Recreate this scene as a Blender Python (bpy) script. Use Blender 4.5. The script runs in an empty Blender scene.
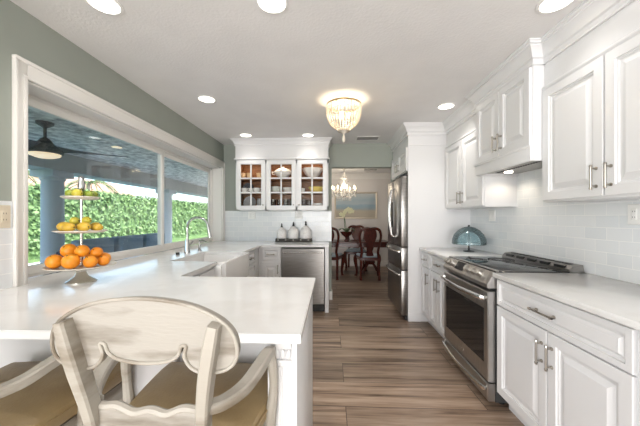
import bpy, bmesh, math, random
from mathutils import Vector, Matrix
random.seed(7)
S = bpy.context.scene
C = S.collection
PI = math.pi

# ------------------------------------------------------------------ camera, sky, sun, exposure
cam = bpy.data.cameras.new('camera'); camo = bpy.data.objects.new('camera', cam); C.objects.link(camo)
cam.sensor_fit = 'HORIZONTAL'; cam.sensor_width = 36.0; cam.lens = 36.0 * 286 / 640
cam.shift_y = 4.5 / 640; cam.clip_start = 0.02; cam.clip_end = 300
camo.location = (0, 0, 1.285); camo.rotation_euler = (PI / 2, 0, math.radians(2.2))
S.camera = camo
S.view_settings.view_transform = 'Standard'; S.view_settings.look = 'None'
S.view_settings.exposure = 0.32; S.view_settings.gamma = 1.0; S.view_settings.use_curve_mapping = False

W = bpy.data.worlds.new('sky'); S.world = W; W.use_nodes = True
wn = W.node_tree; wn.nodes.clear()
sky = wn.nodes.new('ShaderNodeTexSky'); sky.sky_type = 'NISHITA'; sky.sun_disc = False
sky.sun_elevation = math.radians(52); sky.sun_rotation = math.radians(120); sky.air_density = 1.0; sky.dust_density = 3.0; sky.ozone_density = .6
wb = wn.nodes.new('ShaderNodeBackground'); wb.inputs[1].default_value = 0.58
wo = wn.nodes.new('ShaderNodeOutputWorld')
wn.links.new(sky.outputs[0], wb.inputs[0]); wn.links.new(wb.outputs[0], wo.inputs[0])

def light(name, typ, loc, energy, color=(1, 1, 1), rot=(0, 0, 0), **kw):
    l = bpy.data.lights.new(name, typ); l.energy = energy; l.color = color
    for k, v in kw.items(): setattr(l, k, v)
    o = bpy.data.objects.new(name, l); o.location = loc; o.rotation_euler = rot; C.objects.link(o)
    return o
light('sun', 'SUN', (-6, 0, 12), 6.5, (1, .95, .86), (math.radians(14), math.radians(36), 0), angle=0.01)
# added fill: unseen low lamp behind the camera, tilted up at the ceiling
light('ceiling_fill', 'AREA', (0, -3.4, .25), 150, (1, .97, .94), (math.radians(125), 0, 0), shape='RECTANGLE', size=3.2, size_y=3.0)
# broad fill lamp added far behind the camera, no doors built there
light('rear_fill', 'AREA', (0.0, -6.3, 1.35), 150, (.97, .98, 1), (PI / 2, 0, 0),
      shape='RECTANGLE', size=3.3, size_y=2.2)
light('side_fill', 'AREA', (-1.66, -2.2, 1.2), 120, (.95, .97, 1), (0, -PI / 2, 0), shape='RECTANGLE', size=2.0, size_y=3.0)  # extra unseen lamp added at left to brighten the right-hand cabinets
light('dining_fill', 'AREA', (-1.4, 6.1, 1.5), 11, (.95, .97, 1), (0, -PI / 2, 0), shape='RECTANGLE', size=1.4, size_y=1.6)  # fill lamp added for the dining room; its left wall has no window

# ------------------------------------------------------------------ mesh helpers
class B:
    def __init__(s): s.bm = bmesh.new()
    def box(s, x0, x1, y0, y1, z0, z1, bev=0.0, seg=2):
        m = Matrix.Translation(((x0+x1)/2, (y0+y1)/2, (z0+z1)/2)) @ Matrix.Diagonal((abs(x1-x0), abs(y1-y0), abs(z1-z0), 1))
        r = bmesh.ops.create_cube(s.bm, size=1, matrix=m)
        if bev: s.bev(r['verts'], bev, seg)
        return s
    def bev(s, verts, w, seg=2):
        es = list({e for v in verts for e in v.link_edges})
        bmesh.ops.bevel(s.bm, geom=es, offset=w, segments=seg, affect='EDGES', profile=0.5)
    def mbox(s, M, u0, u1, v0, v1, w0, w1, bev=0.0):
        vs = [s.bm.verts.new(M @ Vector((u, v, w))) for u in (u0, u1) for v in (v0, v1) for w in (w0, w1)]
        for f in ((0,1,3,2), (4,6,7,5), (0,4,5,1), (2,3,7,6), (0,2,6,4), (1,5,7,3)): s.bm.faces.new([vs[i] for i in f])
        if bev: s.bev(vs, bev)
        return s
    def tube(s, pts, r, seg=10, smooth=0, caps=True, flat=None, sq=False):
        """sweep a circle (or flat=(a,b) ellipse factors) along points"""
        P = [Vector(p) for p in pts]; n0 = len(P)
        R = list(r) if hasattr(r, '__len__') else [r] * n0
        if smooth:
            Q, RR = [], []
            for i in range(n0 - 1):
                a, b, c, d = P[max(i-1, 0)], P[i], P[i+1], P[min(i+2, n0-1)]
                for k in range(smooth):
                    t = k / smooth
                    Q.append(.5*((2*b)+(c-a)*t+(2*a-5*b+4*c-d)*t*t+(3*b-a-3*c+d)*t**3)); RR.append(R[i]*(1-t)+R[i+1]*t)
            Q.append(P[-1]); RR.append(R[-1]); P, R = Q, RR
        n = len(P); rings = []; up = None
        for i in range(n):
            t = (P[min(i+1, n-1)] - P[max(i-1, 0)]).normalized()
            if up is None:
                up = Vector((0, 0, 1)) if abs(t.z) < .9 else Vector((1, 0, 0))
            a = up - t * up.dot(t); a.normalize(); up = a; b = t.cross(a)
            fa, fb = flat if flat else (1, 1)
            cs = [(1, .72), (.72, 1), (-.72, 1), (-1, .72), (-1, -.72), (-.72, -1), (.72, -1), (1, -.72)] if sq else [(math.cos(2*PI*k/seg), math.sin(2*PI*k/seg)) for k in range(seg)]
            rings.append([s.bm.verts.new(P[i] + a*c_*R[i]*fa + b*s_*R[i]*fb) for c_, s_ in cs])
        s.loft(rings, True)
        if caps: s.bm.faces.new(rings[0]); s.bm.faces.new(rings[-1])
        return s
    def loft(s, rings, closed=True):
        for a, b in zip(rings, rings[1:]):
            m = len(a)
            for k in range(m if closed else m-1): s.bm.faces.new((a[k], a[(k+1) % m], b[(k+1) % m], b[k]))
    def cyl(s, p0, p1, r0, r1=None, seg=16): return s.tube([p0, p1], [r0, r0 if r1 is None else r1], seg)
    def lathe(s, prof, c=(0, 0, 0), seg=24, sx=1.0, sy=1.0, wave=None):
        rings = []
        for r, z in prof:
            if r < 1e-6: rings.append([s.bm.verts.new((c[0], c[1], c[2]+z))])
            else:
                rings.append([s.bm.verts.new((c[0]+r*sx*math.cos(q)*(1+(wave[0]*math.cos(wave[1]*q) if wave else 0)), c[1]+r*sy*math.sin(q)*(1+(wave[0]*math.cos(wave[1]*q) if wave else 0)), c[2]+z)) for q in [2*PI*k/seg for k in range(seg)]])
        for a, b in zip(rings, rings[1:]):
            if len(a) == 1 and len(b) == 1: continue
            for k in range(seg):
                if len(a) == 1: s.bm.faces.new((a[0], b[k], b[(k+1) % seg]))
                elif len(b) == 1: s.bm.faces.new((a[k], a[(k+1) % seg], b[0]))
                else: s.bm.faces.new((a[k], a[(k+1) % seg], b[(k+1) % seg], b[k]))
        if prof[0] != prof[-1]:
            if len(rings[0]) > 1: s.bm.faces.new(rings[0])
            if len(rings[-1]) > 1: s.bm.faces.new(rings[-1])
        return s
    def ell(s, c, r, seg=16, rot=None):
        if not hasattr(r, '__len__'): r = (r, r, r)
        m = Matrix.Translation(c) @ (rot.to_4x4() if rot else Matrix()) @ Matrix.Diagonal((r[0], r[1], r[2], 1))
        bmesh.ops.create_uvsphere(s.bm, u_segments=seg, v_segments=max(6, seg*2//3), radius=1, matrix=m); return s
    def prism(s, poly, fn, d0, d1, bev=0.0):
        """poly of (a,b); fn(a,b,d) -> world"""
        lo = [s.bm.verts.new(fn(a, b, d0)) for a, b in poly]; hi = [s.bm.verts.new(fn(a, b, d1)) for a, b in poly]
        f0 = s.bm.faces.new(lo); f1 = s.bm.faces.new(hi)
        s.loft([lo, hi], True)
        if bev: bmesh.ops.bevel(s.bm, geom=list(f0.edges)+list(f1.edges), offset=bev, segments=2, affect='EDGES')
        else: bmesh.ops.triangulate(s.bm, faces=[f0, f1])
        return s
    def rings(s, M, w, h, prof, hole=False):
        """nested rectangles: prof = [(inset, depth)...]; centre filled unless hole"""
        R = []
        for i, d in prof:
            R.append([s.bm.verts.new(M @ Vector(p)) for p in ((i, i, d), (w-i, i, d), (w-i, h-i, d), (i, h-i, d))])
        s.loft(R, True)
        if hole: s.loft([R[-1], R[0]], True)
        else: s.bm.faces.new(R[0]); s.bm.faces.new(R[-1])
        return s
    def sweep(s, path, prof, close=False):
        """profile (out, z) along an XY path, mitred; out = right-hand side of travel"""
        P = [Vector((p[0], p[1])) for p in path]; n = len(P); R = []
        for i in range(n):
            d1 = (P[i]-P[i-1]).normalized() if i > 0 else (P[1]-P[0]).normalized()
            d2 = (P[i+1]-P[i]).normalized() if i < n-1 else d1
            n1 = Vector((d1.y, -d1.x)); n2 = Vector((d2.y, -d2.x))
            m = (n1+n2) / (1+n1.dot(n2))
            R.append([s.bm.verts.new((P[i].x+m.x*o, P[i].y+m.y*o, z)) for o, z in prof])
        s.loft(R, True); s.bm.faces.new(R[0]); s.bm.faces.new(R[-1]); return s

ORG = {}
def worg(p): return ORG.get(p.name, Vector((0, 0, 0))) if p else Vector((0, 0, 0))
def obj(name, b, mat, parent=None, kind=None, label=None, cat=None, group=None, sharp=0.6, keep=False):
    bm = b.bm
    bmesh.ops.recalc_face_normals(bm, faces=bm.faces)
    if parent: org = worg(parent)
    elif keep: org = Vector((0, 0, 0))
    else:
        xs = [v.co for v in bm.verts]
        org = Vector(((min(v.x for v in xs)+max(v.x for v in xs))/2, (min(v.y for v in xs)+max(v.y for v in xs))/2, min(v.z for v in xs)))
    bmesh.ops.translate(bm, verts=bm.verts, vec=-org)
    for f in bm.faces: f.smooth = True
    for e in bm.edges:
        if len(e.link_faces) == 2 and e.calc_face_angle(0) > sharp: e.smooth = False
    me = bpy.data.meshes.new(name); bm.to_mesh(me); bm.free()
    me.materials.append(mat)
    o = bpy.data.objects.new(name, me); C.objects.link(o)
    if parent: o.parent = parent
    else: o.location = org
    ORG[o.name] = org
    if kind: o['kind'] = kind
    if label: o['label'] = label
    if cat: o['category'] = cat
    if group: o['group'] = group
    return o
def thing(name, label, cat, loc=(0, 0, 0), group=None):
    o = bpy.data.objects.new(name, None); C.objects.link(o); o.location = loc; o.empty_display_size = .05
    o['label'] = label; o['category'] = cat
    if group: o['group'] = group
    ORG[o.name] = Vector(loc); return o
def kids(o): return [c for c in bpy.data.objects if c.parent == o]
def dup(root, loc, rotz=None, label=None, group=None):
    def cp(o, par):
        c = o.copy(); C.objects.link(c)
        if par: c.parent = par
        for k in kids(o): cp(k, c)
        return c
    r = cp(root, None); r.location = loc
    if rotz is not None: r.rotation_euler = (0, 0, rotz)
    if label: r['label'] = label
    if group: r['group'] = group
    return r
def face(o, u, w): # (u, v, w) local -> world, v = up
    u = Vector(u); w = Vector(w); o = Vector(o)
    return Matrix(((u.x, 0, w.x, o.x), (u.y, 0, w.y, o.y), (u.z, 1, w.z, o.z), (0, 0, 0, 1)))

# ------------------------------------------------------------------ materials
def mat(name, col, rough=.5, metal=0, emit=None, es=0, **kw):
    m = bpy.data.materials.new(name); m.use_nodes = True; p = m.node_tree.nodes['Principled BSDF']
    p.inputs['Base Color'].default_value = (*col, 1); p.inputs['Roughness'].default_value = rough; p.inputs['Metallic'].default_value = metal
    if emit: p.inputs['Emission Color'].default_value = (*emit, 1); p.inputs['Emission Strength'].default_value = es
    for k, v in kw.items(): p.inputs[k].default_value = v
    return m
def nd(m, t, **kw):
    n = m.node_tree.nodes.new(t)
    for k, v in kw.items():
        if k in n.inputs: n.inputs[k].default_value = v
        else: setattr(n, k, v)
    return n
def ln(m, a, b): m.node_tree.links.new(a, b)
def P(m): return m.node_tree.nodes['Principled BSDF']
def noisy(m, c1, c2, scale=8, stretch=(1, 1, 1), lo=.35, hi=.65, bump=0, detail=5, bscale=None, rough=None):
    tc = nd(m, 'ShaderNodeNewGeometry'); mp = nd(m, 'ShaderNodeMapping'); mp.inputs['Scale'].default_value = stretch
    ln(m, tc.outputs['Position'], mp.inputs[0])
    n = nd(m, 'ShaderNodeTexNoise', Scale=scale, Detail=detail); ln(m, mp.outputs[0], n.inputs['Vector'])
    r = nd(m, 'ShaderNodeValToRGB'); r.color_ramp.elements[0].position = lo; r.color_ramp.elements[1].position = hi
    r.color_ramp.elements[0].color = (*c1, 1); r.color_ramp.elements[1].color = (*c2, 1)
    ln(m, n.outputs['Fac'], r.inputs[0]); ln(m, r.outputs[0], P(m).inputs['Base Color'])
    if bump:
        n2 = nd(m, 'ShaderNodeTexNoise', Scale=bscale or scale, Detail=3); ln(m, mp.outputs[0], n2.inputs['Vector'])
        bp = nd(m, 'ShaderNodeBump', Strength=bump, Distance=.01); ln(m, n2.outputs['Fac'], bp.inputs['Height']); ln(m, bp.outputs[0], P(m).inputs['Normal'])
    return m
white = mat('white_cabinet_paint', (.73, .725, .73), .32)
trimw = mat('white_trim_paint', (.80, .775, .74), .4)
wallm = noisy(mat('sage_wall_paint', (.3, .33, .29), .7), (.32, .345, .305), (.335, .36, .32), 3)
ceilm = noisy(mat('ceiling_paint', (.62, .61, .60), .85), (.80, .785, .775), (.83, .815, .805), 4, bump=.25, bscale=60)
quartz = noisy(mat('white_quartz', (.8, .79, .77), .14), (.80, .79, .775), (.85, .845, .835), 6, lo=.4, hi=.55, detail=10)
steel = noisy(mat('stainless_steel', (.5, .49, .48), .28, 1), (.27, .255, .24), (.35, .335, .32), 6, (1, 1, 30))
steel_r = noisy(mat('stainless_range', (.5, .49, .48), .3, 1), (.44, .43, .415), (.52, .505, .49), 6, (1, 30, 1))
steel_h = mat('polished_steel', (.66, .65, .63), .2, 1)
nickel = mat('brushed_nickel_pull', (.42, .39, .35), .3, 1)
chrome = mat('chrome', (.55, .55, .55), .1, 1)
black = mat('black_plastic', (.012, .012, .012), .4)
dark = mat('dark_gap', (.03, .03, .03), .6)
blackglass = mat('black_glass', (.012, .012, .013), .05)
porcelain = mat('white_porcelain', (.85, .84, .83), .15)
pill = mat('plastic_white', (.85, .84, .82), .4)
beige = mat('beige_plate', (.68, .6, .47), .4)
wood_in = noisy(mat('brown_cabinet_interior', (.2, .1, .045), .5), (.19, .072, .024), (.30, .125, .042), 10, (1, 1, 8))
mahog = noisy(mat('mahogany', (.09, .018, .01), .25), (.045, .009, .006), (.10, .018, .011), 12, (4, 4, 1))
seatfab = mat('pale_blue_damask', (.35, .42, .46), .8)
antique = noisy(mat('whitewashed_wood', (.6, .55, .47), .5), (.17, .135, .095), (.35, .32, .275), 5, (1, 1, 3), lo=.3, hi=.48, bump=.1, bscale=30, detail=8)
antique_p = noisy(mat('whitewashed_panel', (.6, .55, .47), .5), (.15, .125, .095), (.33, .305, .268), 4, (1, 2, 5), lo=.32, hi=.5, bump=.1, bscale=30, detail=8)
leather = noisy(mat('olive_brown_leather', (.2, .14, .065), .42), (.27, .185, .085), (.33, .235, .115), 9, bump=.15, bscale=120)
bulb = mat('lit_lens', (1, 1, 1), .5, 0, (1, .93, .82), 4.0)
bulbw = mat('warm_bulb', (1, .9, .7), .5, 0, (1, .78, .48), 4.0)
bulbc = mat('candle_bulb', (1, .9, .7), .5, 0, (1, .8, .5), 6.0)
patlight = mat('fan_light_lens', (.9, .8, .65), .5, 0, (1, .72, .45), .7)

def glassmat(name, tint=(1, 1, 1), refl=1.0, ior=1.45, rough=0.0):
    m = bpy.data.materials.new(name); m.use_nodes = True; t = m.node_tree; t.nodes.clear()
    o = nd(m, 'ShaderNodeOutputMaterial'); mx = nd(m, 'ShaderNodeMixShader'); tr = nd(m, 'ShaderNodeBsdfTransparent'); gl = nd(m, 'ShaderNodeBsdfGlossy')
    tr.inputs[0].default_value = (*tint, 1); gl.inputs['Roughness'].default_value = rough
    fr = nd(m, 'ShaderNodeFresnel'); fr.inputs[0].default_value = ior
    ml = nd(m, 'ShaderNodeMath', operation='MULTIPLY'); ml.inputs[1].default_value = refl
    ln(m, fr.outputs[0], ml.inputs[0]); ln(m, ml.outputs[0], mx.inputs[0]); ln(m, tr.outputs[0], mx.inputs[1]); ln(m, gl.outputs[0], mx.inputs[2]); ln(m, mx.outputs[0], o.inputs[0])
    return m
winglass = glassmat('window_glass', (.95, .98, .99), .15)
cabglass = glassmat('cabinet_glass', (.98, .98, .97), .12)
drinkglass = glassmat('drinking_glass', (.85, .84, .8), 1.0)
crystal = mat('crystal', (.95, .93, .9), .08, 0, None, 0); P(crystal).inputs['Transmission Weight'].default_value = .6
bead = mat('glass_beads', (.70, .63, .53), .3)
aqua = bpy.data.materials.new('aqua_seeded_glass'); aqua.use_nodes = True; aqua.node_tree.nodes.clear()
a_o = nd(aqua, 'ShaderNodeOutputMaterial'); a_t = nd(aqua, 'ShaderNodeBsdfTransparent'); a_d = nd(aqua, 'ShaderNodeBsdfDiffuse'); a_g = nd(aqua, 'ShaderNodeBsdfGlossy')
a_t.inputs[0].default_value = (.84, .92, .94, 1); a_d.inputs[0].default_value = (.36, .52, .56, 1); a_g.inputs['Roughness'].default_value = .1
a_1 = nd(aqua, 'ShaderNodeMixShader'); a_2 = nd(aqua, 'ShaderNodeMixShader'); a_f = nd(aqua, 'ShaderNodeFresnel')
n_ = nd(aqua, 'ShaderNodeTexVoronoi', Scale=55); g_ = nd(aqua, 'ShaderNodeNewGeometry'); r_ = nd(aqua, 'ShaderNodeMapRange')
r_.inputs[1].default_value = .15; r_.inputs[2].default_value = .45; r_.inputs[3].default_value = .10; r_.inputs[4].default_value = .28
ln(aqua, g_.outputs['Position'], n_.inputs['Vector']); ln(aqua, n_.outputs['Distance'], r_.inputs[0]); ln(aqua, r_.outputs[0], a_1.inputs[0])
ln(aqua, a_t.outputs[0], a_1.inputs[1]); ln(aqua, a_d.outputs[0], a_1.inputs[2]); ln(aqua, a_f.outputs[0], a_2.inputs[0]); ln(aqua, a_1.outputs[0], a_2.inputs[1]); ln(aqua, a_g.outputs[0], a_2.inputs[2]); ln(aqua, a_2.outputs[0], a_o.inputs[0])

def tilemat(name, ax, bw=.1535, rh=.077):
    m = mat(name, (.74, .765, .785), .18)
    g = nd(m, 'ShaderNodeNewGeometry'); sp = nd(m, 'ShaderNodeSeparateXYZ'); cb = nd(m, 'ShaderNodeCombineXYZ')
    ln(m, g.outputs['Position'], sp.inputs[0]); ln(m, sp.outputs[ax], cb.inputs[0])
    sub = nd(m, 'ShaderNodeMath', operation='SUBTRACT'); sub.inputs[1].default_value = .914; ln(m, sp.outputs[2], sub.inputs[0]); ln(m, sub.outputs[0], cb.inputs[1])
    br = nd(m, 'ShaderNodeTexBrick', Scale=1.0); br.inputs['Brick Width'].default_value = bw; br.inputs['Row Height'].default_value = rh
    br.inputs['Mortar Size'].default_value = .0022; br.inputs['Mortar Smooth'].default_value = .3; br.inputs['Bias'].default_value = 0
    br.inputs['Color1'].default_value = (.73, .755, .775, 1); br.inputs['Color2'].default_value = (.79, .805, .815, 1); br.inputs['Mortar'].default_value = (.90, .90, .89, 1)
    ln(m, cb.outputs[0], br.inputs['Vector']); ln(m, br.outputs['Color'], P(m).inputs['Base Color'])
    bp = nd(m, 'ShaderNodeBump', Strength=.5, Distance=.002, invert=True); ln(m, br.outputs['Fac'], bp.inputs['Height']); ln(m, bp.outputs[0], P(m).inputs['Normal'])
    return m
tile_y = tilemat('subway_tile_side', 1); tile_x = tilemat('subway_tile_back', 0)

def floormat():
    m = mat('plank_floor', (.2, .14, .1), .33)
    g = nd(m, 'ShaderNodeNewGeometry'); br = nd(m, 'ShaderNodeTexBrick', Scale=1.0, offset=.37, offset_frequency=2)
    br.inputs['Brick Width'].default_value = 1.5; br.inputs['Row Height'].default_value = .29; br.inputs['Mortar Size'].default_value = .0022; br.inputs['Mortar Smooth'].default_value = .1
    br.inputs['Color1'].default_value = (0, 0, 0, 1); br.inputs['Color2'].default_value = (1, 1, 1, 1); br.inputs['Mortar'].default_value = (.5, .5, .5, 1); br.inputs['Bias'].default_value = 0
    off = nd(m, 'ShaderNodeVectorMath', operation='SUBTRACT'); off.inputs[1].default_value = (.1, .21, 0); ln(m, g.outputs['Position'], off.inputs[0]); ln(m, off.outputs[0], br.inputs['Vector'])
    # offset the grain per plank
    ad = nd(m, 'ShaderNodeVectorMath', operation='MULTIPLY_ADD'); ad.inputs[1].default_value = (7, 3, 0)
    ln(m, br.outputs['Color'], ad.inputs[0]); ln(m, g.outputs['Position'], ad.inputs[2])
    mp = nd(m, 'ShaderNodeMapping'); mp.inputs['Scale'].default_value = (.55, 9, 1); ln(m, ad.outputs[0], mp.inputs[0])
    n1 = nd(m, 'ShaderNodeTexNoise', Scale=1.6, Detail=7, Distortion=.35); ln(m, mp.outputs[0], n1.inputs['Vector'])
    r = nd(m, 'ShaderNodeValToRGB'); e = r.color_ramp.elements
    e[0].position = .30; e[0].color = (.085, .054, .036, 1); e[1].position = .66; e[1].color = (.46, .345, .26, 1)
    k = e.new(.46); k.color = (.29, .2, .142, 1)
    mp2 = nd(m, 'ShaderNodeMapping'); mp2.inputs['Scale'].default_value = (1.6, 26, 1); ln(m, ad.outputs[0], mp2.inputs[0])
    n3 = nd(m, 'ShaderNodeTexNoise', Scale=2.2, Detail=6, Distortion=.9); ln(m, mp2.outputs[0], n3.inputs['Vector'])
    gm2 = nd(m, 'ShaderNodeMath', operation='MULTIPLY_ADD'); gm2.inputs[1].default_value = .42; ln(m, n3.outputs['Fac'], gm2.inputs[0])
    gs = nd(m, 'ShaderNodeMath', operation='SUBTRACT'); gs.inputs[1].default_value = .21; ln(m, n1.outputs['Fac'], gs.inputs[0]); ln(m, gs.outputs[0], gm2.inputs[2])
    ln(m, gm2.outputs[0], r.inputs[0])
    rb = nd(m, 'ShaderNodeMapRange'); rb.inputs[3].default_value = .62; rb.inputs[4].default_value = 1.2; ln(m, br.outputs['Color'], rb.inputs[0])
    mx = nd(m, 'ShaderNodeMix', data_type='RGBA', blend_type='MULTIPLY'); mx.inputs[0].default_value = 1
    ln(m, r.outputs[0], mx.inputs[6]); ln(m, rb.outputs[0], mx.inputs[7])
    m2 = nd(m, 'ShaderNodeMix', data_type='RGBA'); m2.inputs[7].default_value = (.04, .026, .018, 1)
    ln(m, br.outputs['Fac'], m2.inputs[0]); ln(m, mx.outputs[2], m2.inputs[6]); ln(m, m2.outputs[2], P(m).inputs['Base Color'])
    bp = nd(m, 'ShaderNodeBump', Strength=.3, Distance=.002, invert=True); ln(m, br.outputs['Fac'], bp.inputs['Height']); ln(m, bp.outputs[0], P(m).inputs['Normal'])
    return m
floorm = floormat()
patio_ceil = noisy(mat('stucco_patio_ceiling', (.55, .58, .62), .9), (.33, .33, .32), (.86, .84, .80), 10, (1, 1, 1), lo=.35, hi=.62, bump=.9, bscale=10, detail=8)  # colour noise paints lit lumps and shaded hollows into the stucco
stucco = mat('pale_blue_stucco', (.55, .58, .60), .9)
beamm = mat('blue_grey_beam', (.46, .46, .45), .9)
paving = noisy(mat('patio_paving', (.5, .5, .48), .7), (.58, .56, .53), (.70, .68, .64), 5)
grass = noisy(mat('lawn', (.1, .18, .05), .9), (.07, .15, .04), (.16, .25, .08), 6)
leaf = noisy(mat('hedge_leaf', (.1, .2, .06), .6), (.035, .085, .022), (.22, .35, .13), 9, lo=.3, hi=.7)
leafd = noisy(mat('palm_leaf', (.08, .15, .05), .5), (.05, .11, .035), (.16, .25, .09), 4)
trunkm = noisy(mat('palm_trunk', (.2, .16, .12), .9), (.14, .11, .09), (.28, .23, .18), 8, (1, 1, 6))
water = mat('pool_water', (.12, .5, .6), .03)
housew = mat('neighbour_stucco', (.8, .78, .76), .9); roofm = mat('roof_tile', (.4, .24, .17), .9)
fanm = mat('fan_dark_bronze', (.02, .025, .03), .45); fanblade = mat('fan_blade', (.075, .095, .12), .5)
wicker = mat('dark_wicker', (.02, .025, .035), .6); cushion = mat('blue_grey_cushion', (.22, .3, .38), .8)

# ------------------------------------------------------------------ setting
XR, XL, YB, H = 1.717, -1.70, 4.475, 2.436
def struct(name, b, m, parent=None): return obj(name, b, m, parent, kind=None if parent else 'structure')
struct('floor', B().box(-1.9, 1.92, -6.5, 7.72, -.06, 0), floorm)
struct('ceiling', B().box(-1.9, 1.92, -6.5, 7.72, H, H+.15), ceilm)
struct('wall_right', B().box(XR, XR+.15, -6.5, 4.6, 0, H), wallm)
wl = B()
wl.box(XL-.2, XL, -6.5, 1.523, 0, H); wl.box(XL-.2, XL, 4.40, YB, 0, H); wl.box(XL-.2, XL, 1.523, 4.40, 0, .878); wl.box(XL-.2, XL, 1.523, 4.40, 2.053, H)
struct('wall_left', wl, wallm)
bw = B(); bw.box(-1.9, .01, YB, YB+.12, 0, H); bw.box(.01, .95, YB, YB+.12, 2.068, H); bw.box(.95, 1.87, YB, YB+.12, 0, H)
struct('wall_back', bw, wallm)
struct('wall_front', B().box(-1.9, 1.92, -6.62, -6.5, 0, H), ceilm)
dinw = mat('dining_wall_paint', (.72, .68, .645), .7)
struct('wall_dining_back', B().box(-1.9, 2.9, 7.60, 7.72, 0, H), dinw)
struct('wall_dining_left', B().box(-1.9, -1.78, YB+.12, 7.6, 0, H), dinw)
struct('wall_dining_right', B().box(1.80, 1.92, YB+.12, 7.6, 0, H), dinw)
crn = [(0, 2.30), (.012, 2.30), (.015, 2.33), (.05, 2.38), (.075, 2.41), (.09, 2.415), (.09, H), (0, H)]
struct('trim_1', B().sweep([(-1.78, 7.6), (1.8, 7.6)], crn), trimw)
struct('baseboard_dining', B().box(-1.78, 1.8, 7.58, 7.6, 0, .13, .004), trimw)
struct('baseboard_back', B().box(-.028, .022, YB-.016, YB+.135, 0, .13, .004), trimw)
struct('trim_2', B().box(XR-.008, XR, -.5, 3.58, .914, 1.75), tile_y)           # tiled splashback on the right wall
struct('trim_3', B().box(XL, .008, YB-.008, YB, .914, 1.39), tile_x)             # tiled splashback on the back wall
struct('trim_4', B().box(XL, XL+.008, .3, 1.457, .914, 1.371), tile_y)            # tiled splashback left of the window
# window: casing, frames, glass
cas = B()
M = face((XL, 1.433, .9145), (0, 1, 0), (1, 0, 0))
def strip(b, y0, y1, z0, z1):
    b.box(XL, XL+.018, y0, y1, z0, z1, .003)
strip(cas, 1.46, 1.523, .9145, 2.143); strip(cas, 4.40, 4.465, .9145, 2.143); strip(cas, 1.524, 4.399, 2.054, 2.142)
cas.box(XL, XL+.026, 1.458, 1.474, .9145, 2.1345, .003); cas.box(XL, XL+.026, 4.452, 4.466, .9145, 2.1345, .003); cas.box(XL, XL+.026, 1.458, 4.466, 2.135, 2.155, .003)
cas.box(XL+.018, XL+.023, 1.500, 1.523, .9145, 2.06, .002); cas.box(XL+.018, XL+.023, 4.40, 4.418, .9145, 2.06, .002); cas.box(XL+.018, XL+.023, 1.5, 4.418, 2.053, 2.068, .002)
struct('trim_5', cas, trimw)
jm = B(); jm.box(-1.9, XL, 1.523, 1.535, .9145, 2.053); jm.box(-1.9, XL, 4.388, 4.40, .9145, 2.053); jm.box(-1.9, XL, 1.523, 4.30, 2.041, 2.053)
struct('trim_6', jm, trimw)
wf = B()
def frame(b, x0, x1, y0, y1, z0, z1, s, bt=None):
    b.box(x0, x1, y0, y0+s, z0, z1, .003); b.box(x0, x1, y1-s, y1, z0, z1, .003)
    b.box(x0, x1, y0+s, y1-s, z1-s, z1, .003); b.box(x0, x1, y0+s, y1-s, z0, z0+(bt or s), .003)
WZ0, WZ1 = .916, 2.041
frame(wf, -1.895, -1.845, 1.535, 4.388, WZ0, WZ1, .022)
win = struct('window_1', wf, trimw)
f1 = B(); frame(f1, -1.868, -1.838, 1.557, 3.09, WZ0+.022, WZ1-.022, .05); struct('window_sash', f1, trimw, win)
f2 = B(); frame(f2, -1.893, -1.868, 3.05, 4.366, WZ0+.022, WZ1-.022, .05); struct('window_sash', f2, trimw, win)
struct('glass_pane', B().box(-1.856, -1.850, 1.605, 3.042, WZ0+.07, WZ1-.07), winglass, win)
struct('glass_pane', B().box(-1.884, -1.878, 3.098, 4.318, WZ0+.07, WZ1-.07), winglass, win)

# ------------------------------------------------------------------ cabinet parts
RAISED = [(0, 0), (0, .018), (.002, .02), (.052, .02), (.054, .012), (.062, .011), (.066, .005), (.076, .005), (.098, .015), (.102, .017)]
DRAW = [(0, 0), (0, .018), (.002, .02), (.026, .02), (.028, .011), (.036, .010), (.040, .006), (.045, .006), (.056, .017)]
def pull(parent, M, u, v, L, vert=True, m=None, name='handle'):
    b = B(); d = Vector((0, 1, 0)) if vert else Vector((1, 0, 0)); c = Vector((u, v, 0))
    for s in (-1, 1):
        q = c + d*s*L*.36
        b.cyl(M @ (q+Vector((0, 0, .018))), M @ (q+Vector((0, 0, .048))), .0045, seg=8)
        b.cyl(M @ (q+Vector((0, 0, .0195))), M @ (q+Vector((0, 0, .024))), .009, seg=10)
        b.cyl(M @ (q+d*s*L*.06+Vector((0, 0, .050))), M @ (q+d*s*L*.14+Vector((0, 0, .050))), .0085, .006, seg=10)
    b.cyl(M @ (c-d*L*.5+Vector((0, 0, .050))), M @ (c+d*L*.5+Vector((0, 0, .050))), .0055, seg=10)
    return obj(name, b, m or nickel, parent)
def door(parent, M, u0, v0, w, h, hu=None, hv=None, hl=.13, vert=True, prof=RAISED, name='door'):
    Md = M @ Matrix.Translation((u0, v0, 0))
    d = obj(name, B().rings(Md, w, h, prof), white, parent, sharp=.35)
    if hu is not None: pull(d, Md, hu, hv, hl, vert)
    return d
def knob(parent, M, u, v):
    b = B(); p = M @ Vector((u, v, .02)); q = M @ Vector((u, v, .035)); b.cyl(p, q, .005, seg=8); b.ell(M @ Vector((u, v, .042)), .011, 10)
    return obj('knob', b, nickel, parent)
CROWN = [(0, 2.300), (.014, 2.300), (.018, 2.312), (.014, 2.324), (.014, 2.336), (.026, 2.342), (.030, 2.360), (.044, 2.386), (.062, 2.400), (.062, 2.408), (.072, 2.412), (.074, 2.424), (.080, 2.426), (.080, H-.001), (0, H-.001)]
LIGHTM = [(0, 2.128), (.010, 2.128), (.018, 2.138), (.018, 2.146), (.006, 2.156), (0, 2.156)]

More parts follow.
